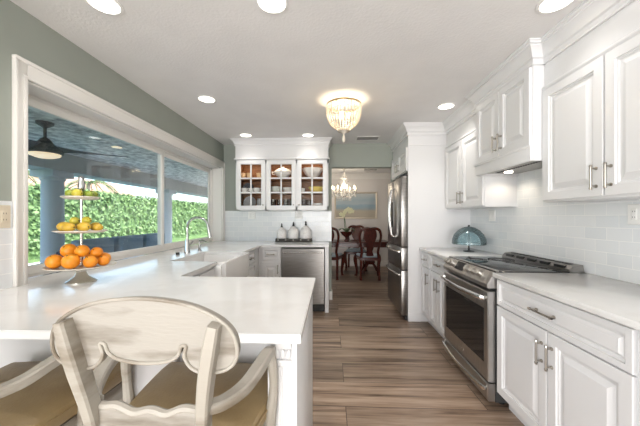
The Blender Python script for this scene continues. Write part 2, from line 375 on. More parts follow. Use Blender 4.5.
# --- right base cabinet (wide drawer + two doors)
BW = (-1, 0, 0); BU = (0, 1, 0)
def base_right(y0, y1, label, doors, drawers, name='base_cabinet', loff=.0):
    t = thing(name, label, 'cabinet', (1.40, (y0+y1)/2, 0))
    obj('cabinet_body', B().box(1.133, XR-.01, y0, y1, .10, .883, .002), white, t)
    obj('toe_kick', B().box(1.195, XR-.02, y0+.002, y1-.002, 0, .10), dark if False else white, t)
    M = face((1.133, 0, 0), BU, BW)
    for a, b_, hu in doors: door(t, M, a, .115, b_-a, .58, hu-a, .46, .13)
    for a, b_, hl in drawers: door(t, M, a, .703, b_-a, .168, (b_-a)/2, .084, hl, False, DRAW, 'drawer')
    return t
base_right(1.085, 1.972, 'white base cabinet with one wide drawer over two doors, nearest on the right', [(1.10, 1.515, 1.485), (1.525, 1.965, 1.555)], [(1.10, 1.965, .17)])
base_right(-.25, 1.075, 'white base cabinet at the lower right edge of the photo, nearer than the two-door one', [(.42, 1.065, .46), (-.23, .41, .37)], [(-.23, 1.065, .17)])
base_right(2.752, 3.268, 'white base cabinet with drawer and paired door pulls beyond the stove', [(2.762, 3.02, 2.985), (3.03, 3.26, 3.06)], [(2.762, 3.26, .12)])
base_right(3.274, 3.565, 'narrow white base cabinet with single door beside the refrigerator panel', [(3.282, 3.558, 3.33)], [(3.282, 3.558, .10)])
# --- right worktops
cb = B().box(1.088, XR-.009, 1.074-1.3, 1.974, .884, .914, .004)
obj('countertop', cb, quartz, label='white quartz countertop on the right, in front of the stove', cat='countertop')
obj('countertop', B().box(1.088, XR-.009, 2.748, 3.574, .884, .914, .004), quartz, label='short white quartz countertop between the stove and the refrigerator panel', cat='countertop')

# --- range
RY0, RY1 = 1.98, 2.742
t = thing('slide_in_range', 'stainless steel slide-in stove with black glass cooktop and oven door', 'stove', (1.4, 2.36, 0))
obj('range_body', B().box(1.115, XR-.02, RY0+.004, RY1-.004, .03, .905), dark, t)
ck = obj('cooktop', B().box(1.11, 1.60, RY0, RY1, .906, .921, .003), blackglass, t)
burnm = mat('burner_mark', (.12, .12, .12), .2)
for (x, y, r) in ((1.27, 2.16, .10), (1.27, 2.55, .08), (1.48, 2.16, .075), (1.48, 2.55, .10)):
    bn = B()
    for k in range(2): bn.tube([(x+(r-k*.03)*math.cos(a*PI/18), y+(r-k*.03)*math.sin(a*PI/18), .9212) for a in range(37)], .0009, 4)
    obj('burner_ring', bn, burnm, ck)
cp = B().prism([(1.118, .925), (1.058, .83), (1.062, .803), (1.125, .803), (1.14, .925)], lambda a, b, d: (a, d, b), RY0, RY1, .004)
cpo = obj('control_panel', cp, steel_r, t)
sl = Vector((-.095, 0, .060)).normalized(); dn = Vector((.060, 0, .095)).normalized()
mid = Vector((1.088, 0, .8775))
for y in (2.12, 2.215, 2.31, 2.565, 2.63, 2.695):
    b = B(); p = mid+Vector((0, y, 0)); b.cyl(p, p+sl*.006, .030, seg=18); b.cyl(p+sl*.006, p+sl*.032, .023, .020, 18); b.tube([p+sl*.033-dn*.016, p+sl*.033+dn*.016], .004, 6)
    obj('knob', b, mat('knob_steel', (.5, .475, .44), .42, 1) if 'knob_steel' not in bpy.data.materials else bpy.data.materials['knob_steel'], cpo)
Mp = Matrix(((0, dn.x, sl.x, mid.x), (1, dn.y, sl.y, 0), (0, dn.z, sl.z, mid.z), (0, 0, 0, 1)))
obj('display', B().mbox(Mp, 2.375, 2.525, -.036, .036, 0, .002), blackglass, cpo)
od = B().rings(face((1.113, RY0+.006, .165), BU, BW), .75, .615, [(0, 0), (0, .042), (.006, .048), (.075, .048)])
odo = obj('oven_door', od, steel_r, t)
obj('oven_window', B().mbox(face((1.066, RY0+.006, .165), BU, BW), .05, .70, .115, .49, 0, .002), blackglass, odo)
obj('oven_badge', B().mbox(face((1.0655, RY0+.006, .165), BU, BW), .355, .395, .045, .065, 0, .0015), steel_h, odo)
def rhandle(y0, y1, z, bow, par, x=1.065, off=.05, m=steel_h):
    n = 9; pts = [(x, y0, z)] + [(x-off-bow*math.sin(PI*k/(n-1)), y0+.0+(y1-y0)*k/(n-1), z) for k in range(n)] + [(x, y1, z)]
    return obj('handle', B().tube(pts, .013, 10, 3, flat=(1.3, .8)), m, par)
rhandle(RY0+.03, RY1-.03, .735, .035, odo, off=.035)
dr = obj('storage_drawer', B().rings(face((1.113, RY0+.006, .035), BU, BW), .75, .118, [(0, 0), (0, .042), (.006, .048)]), steel_r, t)
rhandle(RY0+.03, RY1-.03, .118, .03, dr, off=.02)
vg = B().prism([(1.60, .914), (1.60, .935), (1.625, .958), (1.69, .965), (1.70, .914)], lambda a, b, d: (a, d, b), RY0+.0, RY1, .004)
vt = obj('rear_vent', vg, mat('dark_steel', (.30, .29, .28), .3, 1), t)
sb = B()
for k in range(8): sb.box(1.645, 1.672, RY0+.06+k*.083, RY0+.12+k*.083, .962, .9655)
for k in range(5): sb.mbox(Matrix.Translation((1.6, RY0+.05+k*.14, .936)), 0, .022, 0, .09, -.001, .0185)
obj('vent_slot', sb, black, vt)
for y in (RY0+.05, RY1-.05): obj('foot', B().cyl((1.18, y, 0), (1.18, y, .04), .02, seg=10), black, t)

# --- fridge surround: tall side panel, cabinet above, crown
FY0, FY1 = 3.58, 4.465
t = thing('refrigerator_surround', 'tall white panel and over-fridge cabinet framing the refrigerator', 'cabinet', (1.33, 4.0, 0))
obj('side_panel', B().box(.955, XR-.001, FY0, FY0+.022, 0, 2.18), white, t)
pm = B().box(.952, 1.40, FY0-.006, FY0+.002, 2.172, 2.19, .002); pm.box(.95, .966, FY0-.005, FY0, 1.87, 2.18, .002); obj('panel_moulding', pm, white, t)
pb = B().box(.952, 1.105, FY0-.012, FY0, 0, .10, .003); obj('base_trim', pb, white, t)
obj('upper_box', B().box(.955, XR-.001, FY0+.022, FY1, 1.862, 2.18), white, t)
obj('frieze', B().box(.955, XR-.001, FY0, FY1, 2.18, H-.002), white, t)
M = face((.955, 0, 0), BU, BW)
door(t, M, 3.61, 1.872, .42, .29, .37, .09, .10); door(t, M, 4.04, 1.872, .415, .29, .045, .09, .10)
obj('crown_moulding', B().sweep([(.955, FY1), (.955, FY0), (1.45, FY0)][::-1][::-1], [(-o, z) for o, z in CROWN]) if False else B().sweep([(1.42, FY0), (.955, FY0), (.955, FY1)], [(o if True else -o, z) for o, z in [( -o, z) for o, z in CROWN]]), white, t)

# --- refrigerator
t = thing('refrigerator', 'stainless french-door refrigerator with two lower freezer drawers', 'refrigerator', (1.3, 4.03, 0))
fy0, fy1 = 3.606, 4.455
obj('refrigerator_body', B().box(.965, 1.68, fy0, fy1, .03, 1.80, .004), dark, t)
fh = []
def fdoor(name, y0, y1, z0, z1): return obj(name, B().box(.878, .960, y0, y1, z0, z1, .008), steel, t)
ym = (fy0+fy1)/2
for (a, b_, hy) in ((fy0, ym-.003, ym-.035), (ym+.003, fy1, ym+.035)):
    d = fdoor('refrigerator_door', a, b_, .918, 1.80)
    pts = [(.878, hy, 1.02)] + [(.878-.035-.03*math.sin(PI*k/8), hy, 1.04+.62*k/8) for k in range(9)] + [(.878, hy, 1.68)]
    obj('handle', B().tube(pts, .0095, 10, 3), steel_h, d)
for (z0, z1) in ((.63, .91), (.06, .622)):
    d = fdoor('freezer_drawer', fy0, fy1, z0, z1)
    z = z1-.06; pts = [(.878, fy0+.06, z)] + [(.878-.03-.03*math.sin(PI*k/8), fy0+.07+(fy1-fy0-.14)*k/8, z) for k in range(9)] + [(.878, fy1-.06, z)]
    obj('handle', B().tube(pts, .013, 10, 3), steel_h, d)
obj('dispenser', B().box(.8765, .8785, 4.10, 4.30, 1.15, 1.50, .001), blackglass, t)
for y in (fy0+.02, fy1-.08): obj('hinge_cover', B().box(.93, 1.02, y, y+.06, 1.80, 1.822, .004), dark, t)
gr = B().box(.93, 1.6, fy0+.01, fy1-.01, 0, .05); obj('base_grille', gr, dark, t)

# --- right upper cabinets
def upper(y0, y1, label, doors, ends, xf=1.42, z0=1.385):
    t = thing('wall_cabinet', label, 'cabinet', (1.57, (y0+y1)/2, z0))
    obj('cabinet_body', B().box(xf, XR-.001, y0, y1, z0, 2.155, .002), white, t)
    M = face((xf, 0, 0), BU, BW)
    for a, b_, hu in doors: door(t, M, a, z0+.012, b_-a, .725, hu-a, .10, .13)
    obj('frieze', B().box(xf, XR-.001, y0, y1, 2.155, H-.002), white, t)
    obj('light_rail', B().sweep([(xf, y0), (xf, y1)], [(-o-.0, z) for o, z in LIGHTM]), white, t)
    obj('crown_moulding', B().sweep([(xf, y0), (xf, y1)], [(-o, z) for o, z in CROWN]), white, t)
    return t
upper(1.085, 1.960, 'white wall cabinet with two raised-panel doors, nearest on the right wall', [(1.10, 1.520, 1.485), (1.530, 1.953, 1.565)], 0)
upper(-.2, 1.079, 'white wall cabinet beyond the right edge of the photo', [(-.19, .43, .39), (.44, 1.07, .48)], 0)
upper(2.697, 3.573, 'white wall cabinet between the range hood and the refrigerator panel', [(2.706, 3.13, 3.095), (3.14, 3.566, 3.175)], 0)
# --- hood cabinet
HX, HY0, HY1 = 1.35, 1.962, 2.690
t = thing('range_hood_cabinet', 'white hood cabinet standing proud above the stove', 'range hood', (1.5, 2.33, 1.665))
obj('cabinet_body', B().box(HX, XR-.009, HY0, HY1, 1.76, H-.002, .002), white, t)
M = face((HX, 0, 0), BU, BW)
door(t, M, HY0+.012, 1.775, .348, .52, .035+.28-.0, .10, .13); door(t, M, HY0+.366, 1.775, .348, .52, .035, .10, .13)
ap = B().box(HX-.022, HX+.0, HY0-.001, HY1+.001, 1.665, 1.765, .003); ap.box(HX, XR-.01, HY0-.001, HY0+.02, 1.665, 1.765); ap.box(HX, XR-.01, HY1-.02, HY1+.001, 1.665, 1.765)
ap.box(HX-.028, HX, HY0-.006, HY1+.006, 1.755, 1.772, .003)
obj('apron', ap, white, t)
ins = obj('hood_insert', B().box(HX, XR-.012, HY0+.02, HY1-.02, 1.685, 1.75), steel, t)
fl = B()
for k in range(22): fl.box(HX+.12, XR-.22, HY0+.06+k*.028, HY0+.066+k*.028, 1.682, 1.686)
obj('grease_filter', fl, dark, ins)
for y in (2.10, 2.56): obj('hood_lamp', B().lathe([(0, 1.674), (.032, 1.674), (.034, 1.686), (0, 1.686)], (1.55, y, 0), 16), bulb, ins)
lr = [(o, z) for o, z in CROWN]
obj('crown_moulding', B().sweep([(1.43, HY0), (HX, HY0), (HX, HY1), (1.43, HY1)], [(-o, z) for o, z in CROWN]), white, t)
light('hood_lamp_light', 'SPOT', (1.55, 2.56, 1.655), 1.6, (1, .86, .68), (0, 0, 0), spot_size=2.6, spot_blend=.6, shadow_soft_size=.03)

# --- back base: dishwasher, cabinet, end panel
FB = 3.875; W3 = (0, -1, 0); U3 = (1, 0, 0)
t = thing('dishwasher', 'stainless steel dishwasher under the back counter', 'dishwasher', (-.38, 4.15, 0))
obj('dishwasher_body', B().box(-.672, -.09, FB, 4.44, .10, .875), dark, t)
obj('toe_kick', B().box(-.672, -.09, FB+.04, 4.4, 0, .10), black, t)
d = obj('dishwasher_door', B().rings(face((-.672, FB, .112), U3, W3), .582, .752, [(0, 0), (0, .02), (.004, .024)]), steel, t)
obj('control_strip', B().box(-.670, -.092, FB-.02, FB, .866, .880), dark, t)
pts = [(-.655+.547*k/8, FB-.024-.04, .815) for k in range(9)]
hb = B().tube([(-.635, FB-.024, .815)] + [(-.635, FB-.062, .815), (-.127, FB-.062, .815)] + [(-.127, FB-.024, .815)], .009, 10); obj('handle', hb, steel_h, d)
obj('end_panel', B().box(-.083, -.032, FB-.012, YB-.001, 0, .883, .002), white, label='white end panel beside the dishwasher at the doorway', cat='panel')
t = thing('base_cabinet', 'small white base cabinet with drawer and door left of the dishwasher', 'cabinet', (-.83, 4.15, 0))
obj('cabinet_body', B().box(-1.69, -.680, FB, YB-.001, .10, .883, .002), white, t)
obj('toe_kick', B().box(-1.69, -.682, FB+.06, YB-.01, 0, .10), white, t)
M = face((0, FB, 0), U3, W3)
door(t, M, -.945, .115, .258, .565, .225, .47, .12); door(t, M, -.945, .700, .258, .17, .129, .085, .11, False, DRAW, 'drawer')
# --- left run: drawers beyond sink, sink base, corner filler
LX = -.985; W4 = (1, 0, 0)
t = thing('drawer_cabinet', 'white drawer cabinet between the sink and the back corner', 'cabinet', (-1.3, 3.45, 0))
obj('cabinet_body', B().box(-1.69, LX, 3.10, FB-.002, .10, .883, .002), white, t)
obj('toe_kick', B().box(-1.69, LX-.06, 3.102, FB-.01, 0, .10), white, t)
M = face((LX, 0, 0), BU, W4)
for z0, z1 in ((.715, .872), (.42, .705), (.115, .41)): door(t, M, 3.11, z0, .52, z1-z0, .26, (z1-z0)/2, .12, False, DRAW, 'drawer')
t = thing('sink_base_cabinet', 'white cabinet under the farmhouse sink', 'cabinet', (-1.3, 2.7, 0))
obj('cabinet_body', B().box(-1.69, LX, 2.35, 3.094, .10, .655, .002), white, t)
obj('toe_kick', B().box(-1.69, LX-.06, 2.352, 3.09, 0, .10), white, t)
door(t, M, 2.36, .115, .36, .535, .33, .42, .12); door(t, M, 2.725, .115, .36, .535, .03, .42, .12)
t = thing('base_cabinet', 'white base cabinet between the peninsula and the sink', 'cabinet', (-1.3, 2.05, 0))
obj('cabinet_body', B().box(-1.69, LX, 1.757, 2.345, .10, .883, .002), white, t)
obj('toe_kick', B().box(-1.69, LX-.06, 1.757, 2.34, 0, .10), white, t)
door(t, M, 1.80, .115, .26, .745, .225, .62, .12); door(t, M, 2.07, .115, .265, .745, .03, .62, .12)
# --- peninsula
t = thing('peninsula_base', 'white panelled peninsula base with fluted corner pilaster under the counter', 'peninsula', (-.9, 1.45, 0))
obj('cabinet_body', B().box(-1.69, -.13, 1.22, 1.745, 0, .883, .002), white, t)
M = face((0, 1.22, 0), U3, W3)
for k in range(3): door(t, M, -1.62+k*.49, .13, .47, .72, prof=[(0, 0), (0, .016), (.002, .018), (.06, .018), (.066, .008)], name='back_panel')
obj('end_panel', B().box(-.13, -.112, .935, 1.745, 0, .883, .002), white, t)
pl = B().box(-.215, -.131, .94, 1.02, 0, .14, .003); pl.box(-.21, -.131, .945, 1.02, .14, .80); pl.box(-.218, -.131, .936, 1.02, .85, .883, .003); pl.box(-.214, -.131, .94, 1.02, .80, .812, .003)
for k in range(5): pl.tube([(-.202+k*.0148, .945, .15), (-.202+k*.0148, .945, .79)], .0055, 8)
for k in range(4): pl.ell((-.2+k*.02, .942, .832), (.0075, .007, .018), 10)
pl.box(-.21, -.131, .95, 1.02, .81, .85)
obj('pilaster', pl, white, t)
# --- one continuous worktop
poly = [(-1.70+.001, .90), (-.095, .90), (-.095, 1.765), (-.955, 1.765), (-.955, 2.372), (-1.38, 2.372), (-1.38, 3.078), (-.955, 3.078), (-.955, 3.845), (-.028, 3.845), (-.028, YB-.009), (-1.699, YB-.009), (-1.699, 4.387), (-1.845, 4.387), (-1.845, 1.536), (-1.699, 1.536)]
poly[-5] = (-1.699, YB-.009)
obj('countertop', B().prism(poly, lambda a, b, d: (a, b, d), .8845, .914, .003), quartz, label='continuous white quartz countertop along the window, peninsula and back wall', cat='countertop')
# --- sink
t = thing('farmhouse_sink', 'white apron-front farmhouse sink below the faucet', 'sink', (-1.13, 2.72, .66))
sk = B(); X0, X1, Y0, Y1 = -1.41, -.885, 2.35, 3.092
Ms = Matrix.Translation((X0, Y0, 0)); w_, h_ = X1-X0, Y1-Y0
R = []
def ring(i, z, iy=None):
    iy = i if iy is None else iy
    return [sk.bm.verts.new((X0+a, Y0+b, z)) for a, b in ((i, iy), (w_-i, iy), (w_-i, h_-iy), (i, h_-iy))]
rs = [ring(0, .66), ring(0, .8835), ring(.031, .8835) ]
sk.bm.free(); sk = B()
# walls and floor as boxes (rear rim under the worktop, apron standing proud in front)
sk.box(X0, X1-.03, Y0, Y1, .66, .68); sk.box(X0, X0+.028, Y0, Y1, .68, .883, .004); sk.box(X0+.028, X1-.0305, Y0, Y0+.028, .68, .883, .004); sk.box(X0+.028, X1-.0305, Y1-.028, Y1, .68, .883, .004)
obj('basin', sk, porcelain, t)
ap = B().box(X1-.03, X1, Y0+.026, Y1-.018, .66, .908, .010, 3); ap.box(-.9545, X1-.01, Y0+.026, Y0+.05, .66, .908, .008, 3); ap.box(-.9545, X1-.01, Y1-.042, Y1-.018, .66, .908, .008, 3)
obj('apron', ap, porcelain, t)
obj('drain', B().lathe([(0, .6805), (.045, .6805), (.045, .684), (.02, .682), (0, .682)], (-1.15, 2.72, 0), 18), chrome, t)
# --- faucet
t = thing('kitchen_faucet', 'chrome gooseneck pull-down kitchen faucet behind the sink', 'faucet', (-1.50, 2.93, .914))
fx, fy = -1.50, 2.93
obj('faucet_base', B().lathe([(.03, .9145), (.03, .93), (.026, .945), (.022, 1.04), (.016, 1.06), (0, 1.06)], (fx, fy, 0), 18), chrome, t)
pts = [(fx, fy, 1.04), (fx, fy, 1.17)] + [(fx+.115-.115*math.cos(PI*k/10), fy-.02*k/10, 1.18+.105*math.sin(PI*k/10)) for k in range(0, 11)] 
obj('spout', B().tube(pts, .0125, 12, 2), chrome, t)
e = Vector((fx+.23, fy-.02, 1.18)); obj('spray_head', B().tube([e, e+Vector((.012, 0, -.05)), e+Vector((.02, 0, -.10))], [.015, .019, .021], 14), chrome, t)
obj('handle', B().tube([(fx, fy+.02, .99), (fx+.01, fy+.05, 1.0), (fx+.015, fy+.10, 1.03)], [.011, .008, .006], 10), chrome, t)
t = thing('soap_dispenser', 'short steel soap dispenser on the counter beside the faucet', 'soap dispenser', (-1.45, 3.045+.06, .914))
sx, sy = -1.45, 3.105
obj('pump_body', B().lathe([(.022, .9145), (.022, .925), (.013, .935), (.013, .985), (.006, .99), (.006, 1.03), (0, 1.03)], (sx, sy, 0), 14), chrome, t)
obj('nozzle', B().tube([(sx, sy, 1.025), (sx+.03, sy-.01, 1.035), (sx+.085, sy-.02, 1.02)], [.010, .008, .006], 10), chrome, t)
obj('air_switch', B().lathe([(0, .936), (.016, .936), (.018, .93), (.018, .9145)][::-1], (-1.53, 2.80, 0), 14), black, label='small black-topped button on the counter just before the faucet', cat='button')

# --- back glass cabinets
t = thing('glass_door_cabinet', 'white wall cabinet with three glazed doors on the back wall', 'cabinet', (-.72, 4.31, 1.39))
cx0, cx1, cy0, cz0, cz1 = -1.403, -.039, 4.165, 1.39, 2.150
DX = [(-1.385, -.960), (-.941, -.513), (-.492, -.057)]
sh = B(); sh.box(cx0, cx0+.018, cy0, YB-.001, cz0, cz1); sh.box(cx1-.018, cx1, cy0, YB-.001, cz0, cz1); sh.box(cx0, cx1, cy0, YB-.001, cz0, cz0+.02); sh.box(cx0, cx1, cy0, YB-.001, cz1-.02, cz1)
for a, b_ in ((cx0, cx0+.06), (-.995, -.905), (-.55, -.455), (cx1-.06, cx1)): sh.box(a, b_, cy0-.002, cy0+.018, cz0, cz1)
sh.box(cx0, cx1, cy0-.002, cy0+.018, cz0, 1.45); sh.box(cx0, cx1, cy0-.002, cy0+.018, 2.08, cz1)
obj('cabinet_shell', sh, white, t)
it = B(); it.box(cx0+.018, cx1-.018, YB-.02, YB-.006, cz0+.02, cz1-.02)
for a in (cx0+.018, -.957, -.51, cx1-.026): it.box(a, a+.008+(.012 if -1 < a < -.4 else 0), cy0+.018, YB-.02, cz0+.02, cz1-.02)
it.box(cx0+.018, cx1-.018, cy0+.018, YB-.02, cz0+.02, cz0+.026); it.box(cx0+.018, cx1-.018, cy0+.018, YB-.02, cz1-.026, cz1-.02)
obj('cabinet_interior', it, wood_in, t)
BAYS = [(cx0+.027, -.958), (-.936, -.511), (-.489, cx1-.027)]
SZ = (1.418, 1.652, 1.862)
for a, b_ in BAYS:
    for z in SZ[1:]: obj('shelf', B().box(a, b_, cy0+.03, YB-.022, z-.014, z), wood_in, t)
M3 = face((0, cy0-.002, 0), U3, W3)
for i, (a, b_) in enumerate(DX):
    w_ = b_-a; z0, z1 = 1.398, 2.124; h_ = z1-z0
    d = obj('glazed_door', B().rings(M3 @ Matrix.Translation((a, z0, 0)), w_, h_, [(0, 0), (0, .018), (.002, .02), (.055, .02), (.062, .012), (.062, 0)], True), white, t)
    mu = B(); c = a+w_/2
    mu.box(c-.010, c+.010, cy0-.018, cy0-.004, z0+.06, z1-.06)
    for z in (1.652, 1.862): mu.box(a+.06, b_-.06, cy0-.018, cy0-.004, z-.013, z+.008)
    obj('muntin', mu, white, d)
    obj('glass_pane', B().box(a+.055, b_-.055, cy0-.010, cy0-.007, z0+.055, z1-.055), cabglass, d)
    knob(d, M3, b_-.03 if i < 2 else a+.03, z0+.07)
obj('frieze', B().box(cx0, cx1, 4.150, YB-.001, cz1, H-.002), white, t)
obj('light_rail', B().sweep([(cx0, YB-.002), (cx0, 4.150), (cx1, 4.150), (cx1, YB-.002)][::-1], [(-o, z) for o, z in LIGHTM]), white, t)
obj('crown_moulding', B().sweep([(cx0, YB-.002), (cx0, 4.150), (cx1, 4.150), (cx1, YB-.002)][::-1], [(-o*.72, z+(H-z)*.25 if z < 2.43 else z) for o, z in CROWN]), white, t)
for (x0, x1) in ((-1.24, -1.19), (-.79, -.74), (-.30, -.25)): light('cabinet_light', 'AREA', ((x0+x1)/2, 4.24, 2.12), .75, (1, .8, .55), (0, 0, 0), shape='RECTANGLE', size=.25, size_y=.04)
# contents
def lone(name, b, m, label, cat, group=None): return obj(name, b, m, label=label, cat=cat, group=group)
CUP = [(.026, 0), (.034, .01), (.040, .05), (.042, .085), (.038, .085), (.034, .02), (0, .015)]
tan = mat('tan_stoneware', (.62, .42, .24), .4); greyp = mat('grey_plate', (.33, .33, .34), .35); lemonp = mat('yellow_ceramic', (.86, .66, .18), .3); pale = mat('pale_green_ceramic', (.72, .76, .72), .25); darkp = mat('dark_platter', (.06, .065, .08), .3)
def shift(p, s=1.0): return [(r*s, z*s) for r, z in p]
for x, w_ in ((-1.315, 'leftmost'), (-1.225, 'middle'), (-1.075, 'rightmost')):
    lone('mug', B().lathe(shift(CUP, 1.04), (x, 4.26, SZ[2]+.001), 18), tan, f'tan stoneware tumbler, {w_} on the top shelf of the left glazed cabinet', 'tumbler')
TUR = [(.05, 0), (.06, .012), (.045, .02), (.10, .06), (.128, .10), (.13, .112), (.12, .118), (.10, .14), (.05, .165), (.018, .172), (.02, .185), (0, .192)]
tt = thing('soup_tureen', 'white lidded soup tureen on the top shelf of the middle glazed cabinet', 'tureen', (-.725, 4.30, SZ[2]+.001))
obj('bowl', B().lathe(TUR[:6]+[(.12, .112), (0, .10)], (-.725, 4.30, SZ[2]+.001), 24, 1.1, .9), porcelain, tt)
lid = B().lathe([(.126, .113)]+TUR[6:], (-.725, 4.30, SZ[2]+.001), 24, 1.1, .9); obj('lid', lid, porcelain, tt)
hd = B()
for s in (-1, 1): hd.tube([(-.725+s*.135, 4.30, SZ[2]+.10), (-.725+s*.165, 4.30, SZ[2]+.115), (-.725+s*.160, 4.30, SZ[2]+.08), (-.725+s*.125, 4.30, SZ[2]+.075)], .008, 8, 4)
obj('handle', hd, porcelain, tt)
lone('serving_bowl', B().lathe([(.05, 0), (.06, .01), (.05, .02), (.11, .07), (.15, .135), (.158, .16), (.150, .158), (.10, .07), (0, .03)], (-.275, 4.31, SZ[2]+.001), 48, 1, .8, (.03, 8)), porcelain, 'large white scalloped serving bowl in the right glazed cabinet', 'bowl')
# middle shelf
TP = [(0, 0), (.15, .0), (.155, .008), (.09, .012), (0, .012)]
def standing_plate(name, x, y, z, r, m, label, lean=.18, cat='plate'):
    b = B(); b.lathe([(0, 0), (r*.6, .001), (r, .012), (r, .016), (r*.6, .007), (0, .006)], (0, 0, 0), 28)
    bmesh.ops.rotate(b.bm, verts=b.bm.verts, cent=(0, 0, 0), matrix=Matrix.Rotation(PI/2+lean*-1, 3, 'X'))
    zmin = min(v.co.z for v in b.bm.verts); bmesh.ops.translate(b.bm, verts=b.bm.verts, vec=(x, y, z-zmin))
    return lone(name, b, m, label, cat)
standing_plate('plate', -1.285, 4.41, SZ[1]+.001, .088, darkp, 'dark round plate standing behind the cups in the left glazed cabinet')
def cup(x, y, z, label, m=porcelain, s=.8, flip=1):
    c = thing('tea_cup', label, 'cup', (x, y, z))
    obj('cup_bowl', B().lathe([(.02*s, 0), (.024*s, .004), (.045*s, .03), (.052*s, .065), (.049*s, .064), (.04*s, .03), (0, .012)], (x, y, z), 18), m, c)
    obj('handle', B().tube([(x+flip*.046*s, y, z+.052), (x+flip*.075*s, y, z+.052), (x+flip*.072*s, y, z+.026), (x+flip*.04*s, y, z+.02)], .005, 8, 4), m, c)
    return c
def saucer(x, y, z, label): return lone('saucer', B().lathe([(.03, 0), (.036, .003), (.06, .012), (.06, .015), (.03, .006), (0, .006)], (x, y, z), 22), porcelain, label, 'saucer')
for i, (x, y, w_) in enumerate(((-1.30, 4.25, 'left end'), (-1.20, 4.30, 'left of the pane bar'), (-1.11, 4.24, 'right of the pane bar'))):
    saucer(x, y, SZ[1]+.001, f'white saucer under the cup at the {w_}, left cabinet middle shelf')
    cup(x, y, SZ[1]+.0085, f'white tea cup at the {w_}, left cabinet middle shelf', s=.95)
lone('jar', B().lathe([(.04, 0), (.045, .005), (.045, .13), (.038, .14), (.038, .15), (0, .15)], (-1.03, 4.36, SZ[1]+.001), 18), mat('olive_jar', (.3, .25, .15), .3), 'dull olive jar at right on the left cabinet middle shelf', 'jar')
def bowlstack(x, y, z, n, r, m, label0, dz=.018, grp=None):
    for k in range(n):
        lone('bowl', B().lathe([(r*.4, 0), (r*.45, .004), (r*.85, .03), (r, .06), (r*.96, .06), (r*.8, .03), (r*.4, .009), (0, .009)], (x, y, z+k*dz), 24), m, label0 % ('bottom one', 'second from the bottom', 'third from the bottom', 'top one')[k if k < n-1 else 3], 'bowl', grp)
bowlstack(-.835, 4.30, SZ[1]+.001, 3, .078, pale, 'pale green bowl in the middle cabinet stack, %s')
bowlstack(-.645, 4.28, SZ[1]+.001, 2, .082, porcelain, 'white bowl beside the pale green stack in the middle cabinet, %s')
lone('bowl', B().lathe([(.05, 0), (.055, .005), (.10, .04), (.125, .085), (.12, .083), (.09, .04), (0, .012)], (-.215, 4.28, SZ[1]+.001), 32, 1, .9, (.04, 10)), lemonp, 'yellow ruffled ceramic bowl in the right glazed cabinet', 'bowl')
cup(-.42, 4.25, SZ[1]+.001, 'small white cup left of the yellow bowl', s=.7, flip=-1)
# bottom shelf
for k in range(3):
    standing_plate('plate', -1.27+k*.012, 4.44-k*.045, SZ[0]+.001, .098, greyp, ('grey plate standing at the back of the left cabinet bottom shelf', 'grey plate standing second in the left cabinet bottom shelf', 'grey plate standing frontmost in the left cabinet bottom shelf')[k])
for x, y, h_, w_ in ((-1.07, 4.27, .12, 'taller'), (-1.01, 4.36, .10, 'shorter'),):
    lone('jar', B().lathe([(.04, 0), (.047, .006), (.047, h_), (.04, h_+.01), (.043, h_+.03), (0, h_+.03)], (x, y, SZ[0]+.001), 18), greyp, f'{w_} grey lidded jar beside the standing grey plates', 'jar')
GL = [(.028, 0), (.03, .004), (.036, .12), (.0345, .12), (.028, .008), (0, .008)]
for x, y, w_ in ((-.86, 4.25, 'leftmost, middle cabinet bottom shelf'), (-.78, 4.30, 'second from left, middle cabinet bottom shelf'), (-.67, 4.25, 'third from left, middle cabinet bottom shelf'), (-.59, 4.30, 'rightmost, middle cabinet bottom shelf'), (-.41, 4.26, 'left one, right cabinet bottom shelf'), (-.33, 4.33, 'second one, right cabinet bottom shelf')):
    lone('drinking_glass', B().lathe(shift(GL, 1.15), (x, y, SZ[0]+.001), 18), drinkglass, 'clear drinking glass, '+w_, 'glass')
bowlstack(-.20, 4.28, SZ[0]+.001, 2, .075, porcelain, 'white bowl beside the glasses, right cabinet bottom shelf, %s')

# --- soap jars on the tray
tray = B().box(-.843, -.294, 4.30, 4.425, .9145, .925, .003); tray.box(-.843, -.294, 4.30, 4.308, .925, .966, .002); tray.box(-.843, -.294, 4.417, 4.425, .925, .966, .002)
tray.box(-.843, -.835, 4.308, 4.417, .925, .966, .002); tray.box(-.302, -.294, 4.308, 4.417, .925, .966, .002)
ttr = thing('canister_tray', 'dark low tray holding three white canisters on the back counter', 'tray', (-.57, 4.36, .914))
obj('tray_body', tray, mat('dark_iron', (.03, .025, .02), .5), ttr)
st = B()
for k in range(5): st.ell((-.80+k*.115, 4.298, .946), (.014, .004, .010), 10)
obj('rosette', st, mat('pewter', (.4, .38, .34), .4, 1), ttr)
canm = noisy(mat('speckled_white_ceramic', (.8, .78, .76), .3), (.62, .60, .58), (.84, .82, .80), 90, lo=.35, hi=.5)
for x, s, w_ in ((-.755, .92, 'left'), (-.575, 1.0, 'middle'), (-.385, 1.04, 'right')):
    c = thing('canister', f'white ceramic canister with black finial, {w_} one on the dark tray', 'canister', (x, 4.362, .9255))
    sz = s*1.2
    obj('jar', B().lathe([(r*s, z*sz) for r, z in [(.058, 0), (.070, .018), (.081, .06), (.084, .10), (.080, .132), (.066, .155), (.048, .165), (0, .165)]], (x, 4.362, .9255), 22, 1, .7), canm, c)
    obj('lid', B().lathe([(.046*s, .163*sz), (.046*s, .172*sz), (.03*s, .185*sz), (.008, .192*sz), (0, .192*sz)], (x, 4.362, .9255), 18, 1, .7), canm, c)
    obj('finial', B().lathe([(.014, .190*sz), (.017, .2*sz), (.009, .215*sz), (.013, .222*sz), (.004, .245*sz), (0, .245*sz)], (x, 4.362, .9255), 12), black, c)

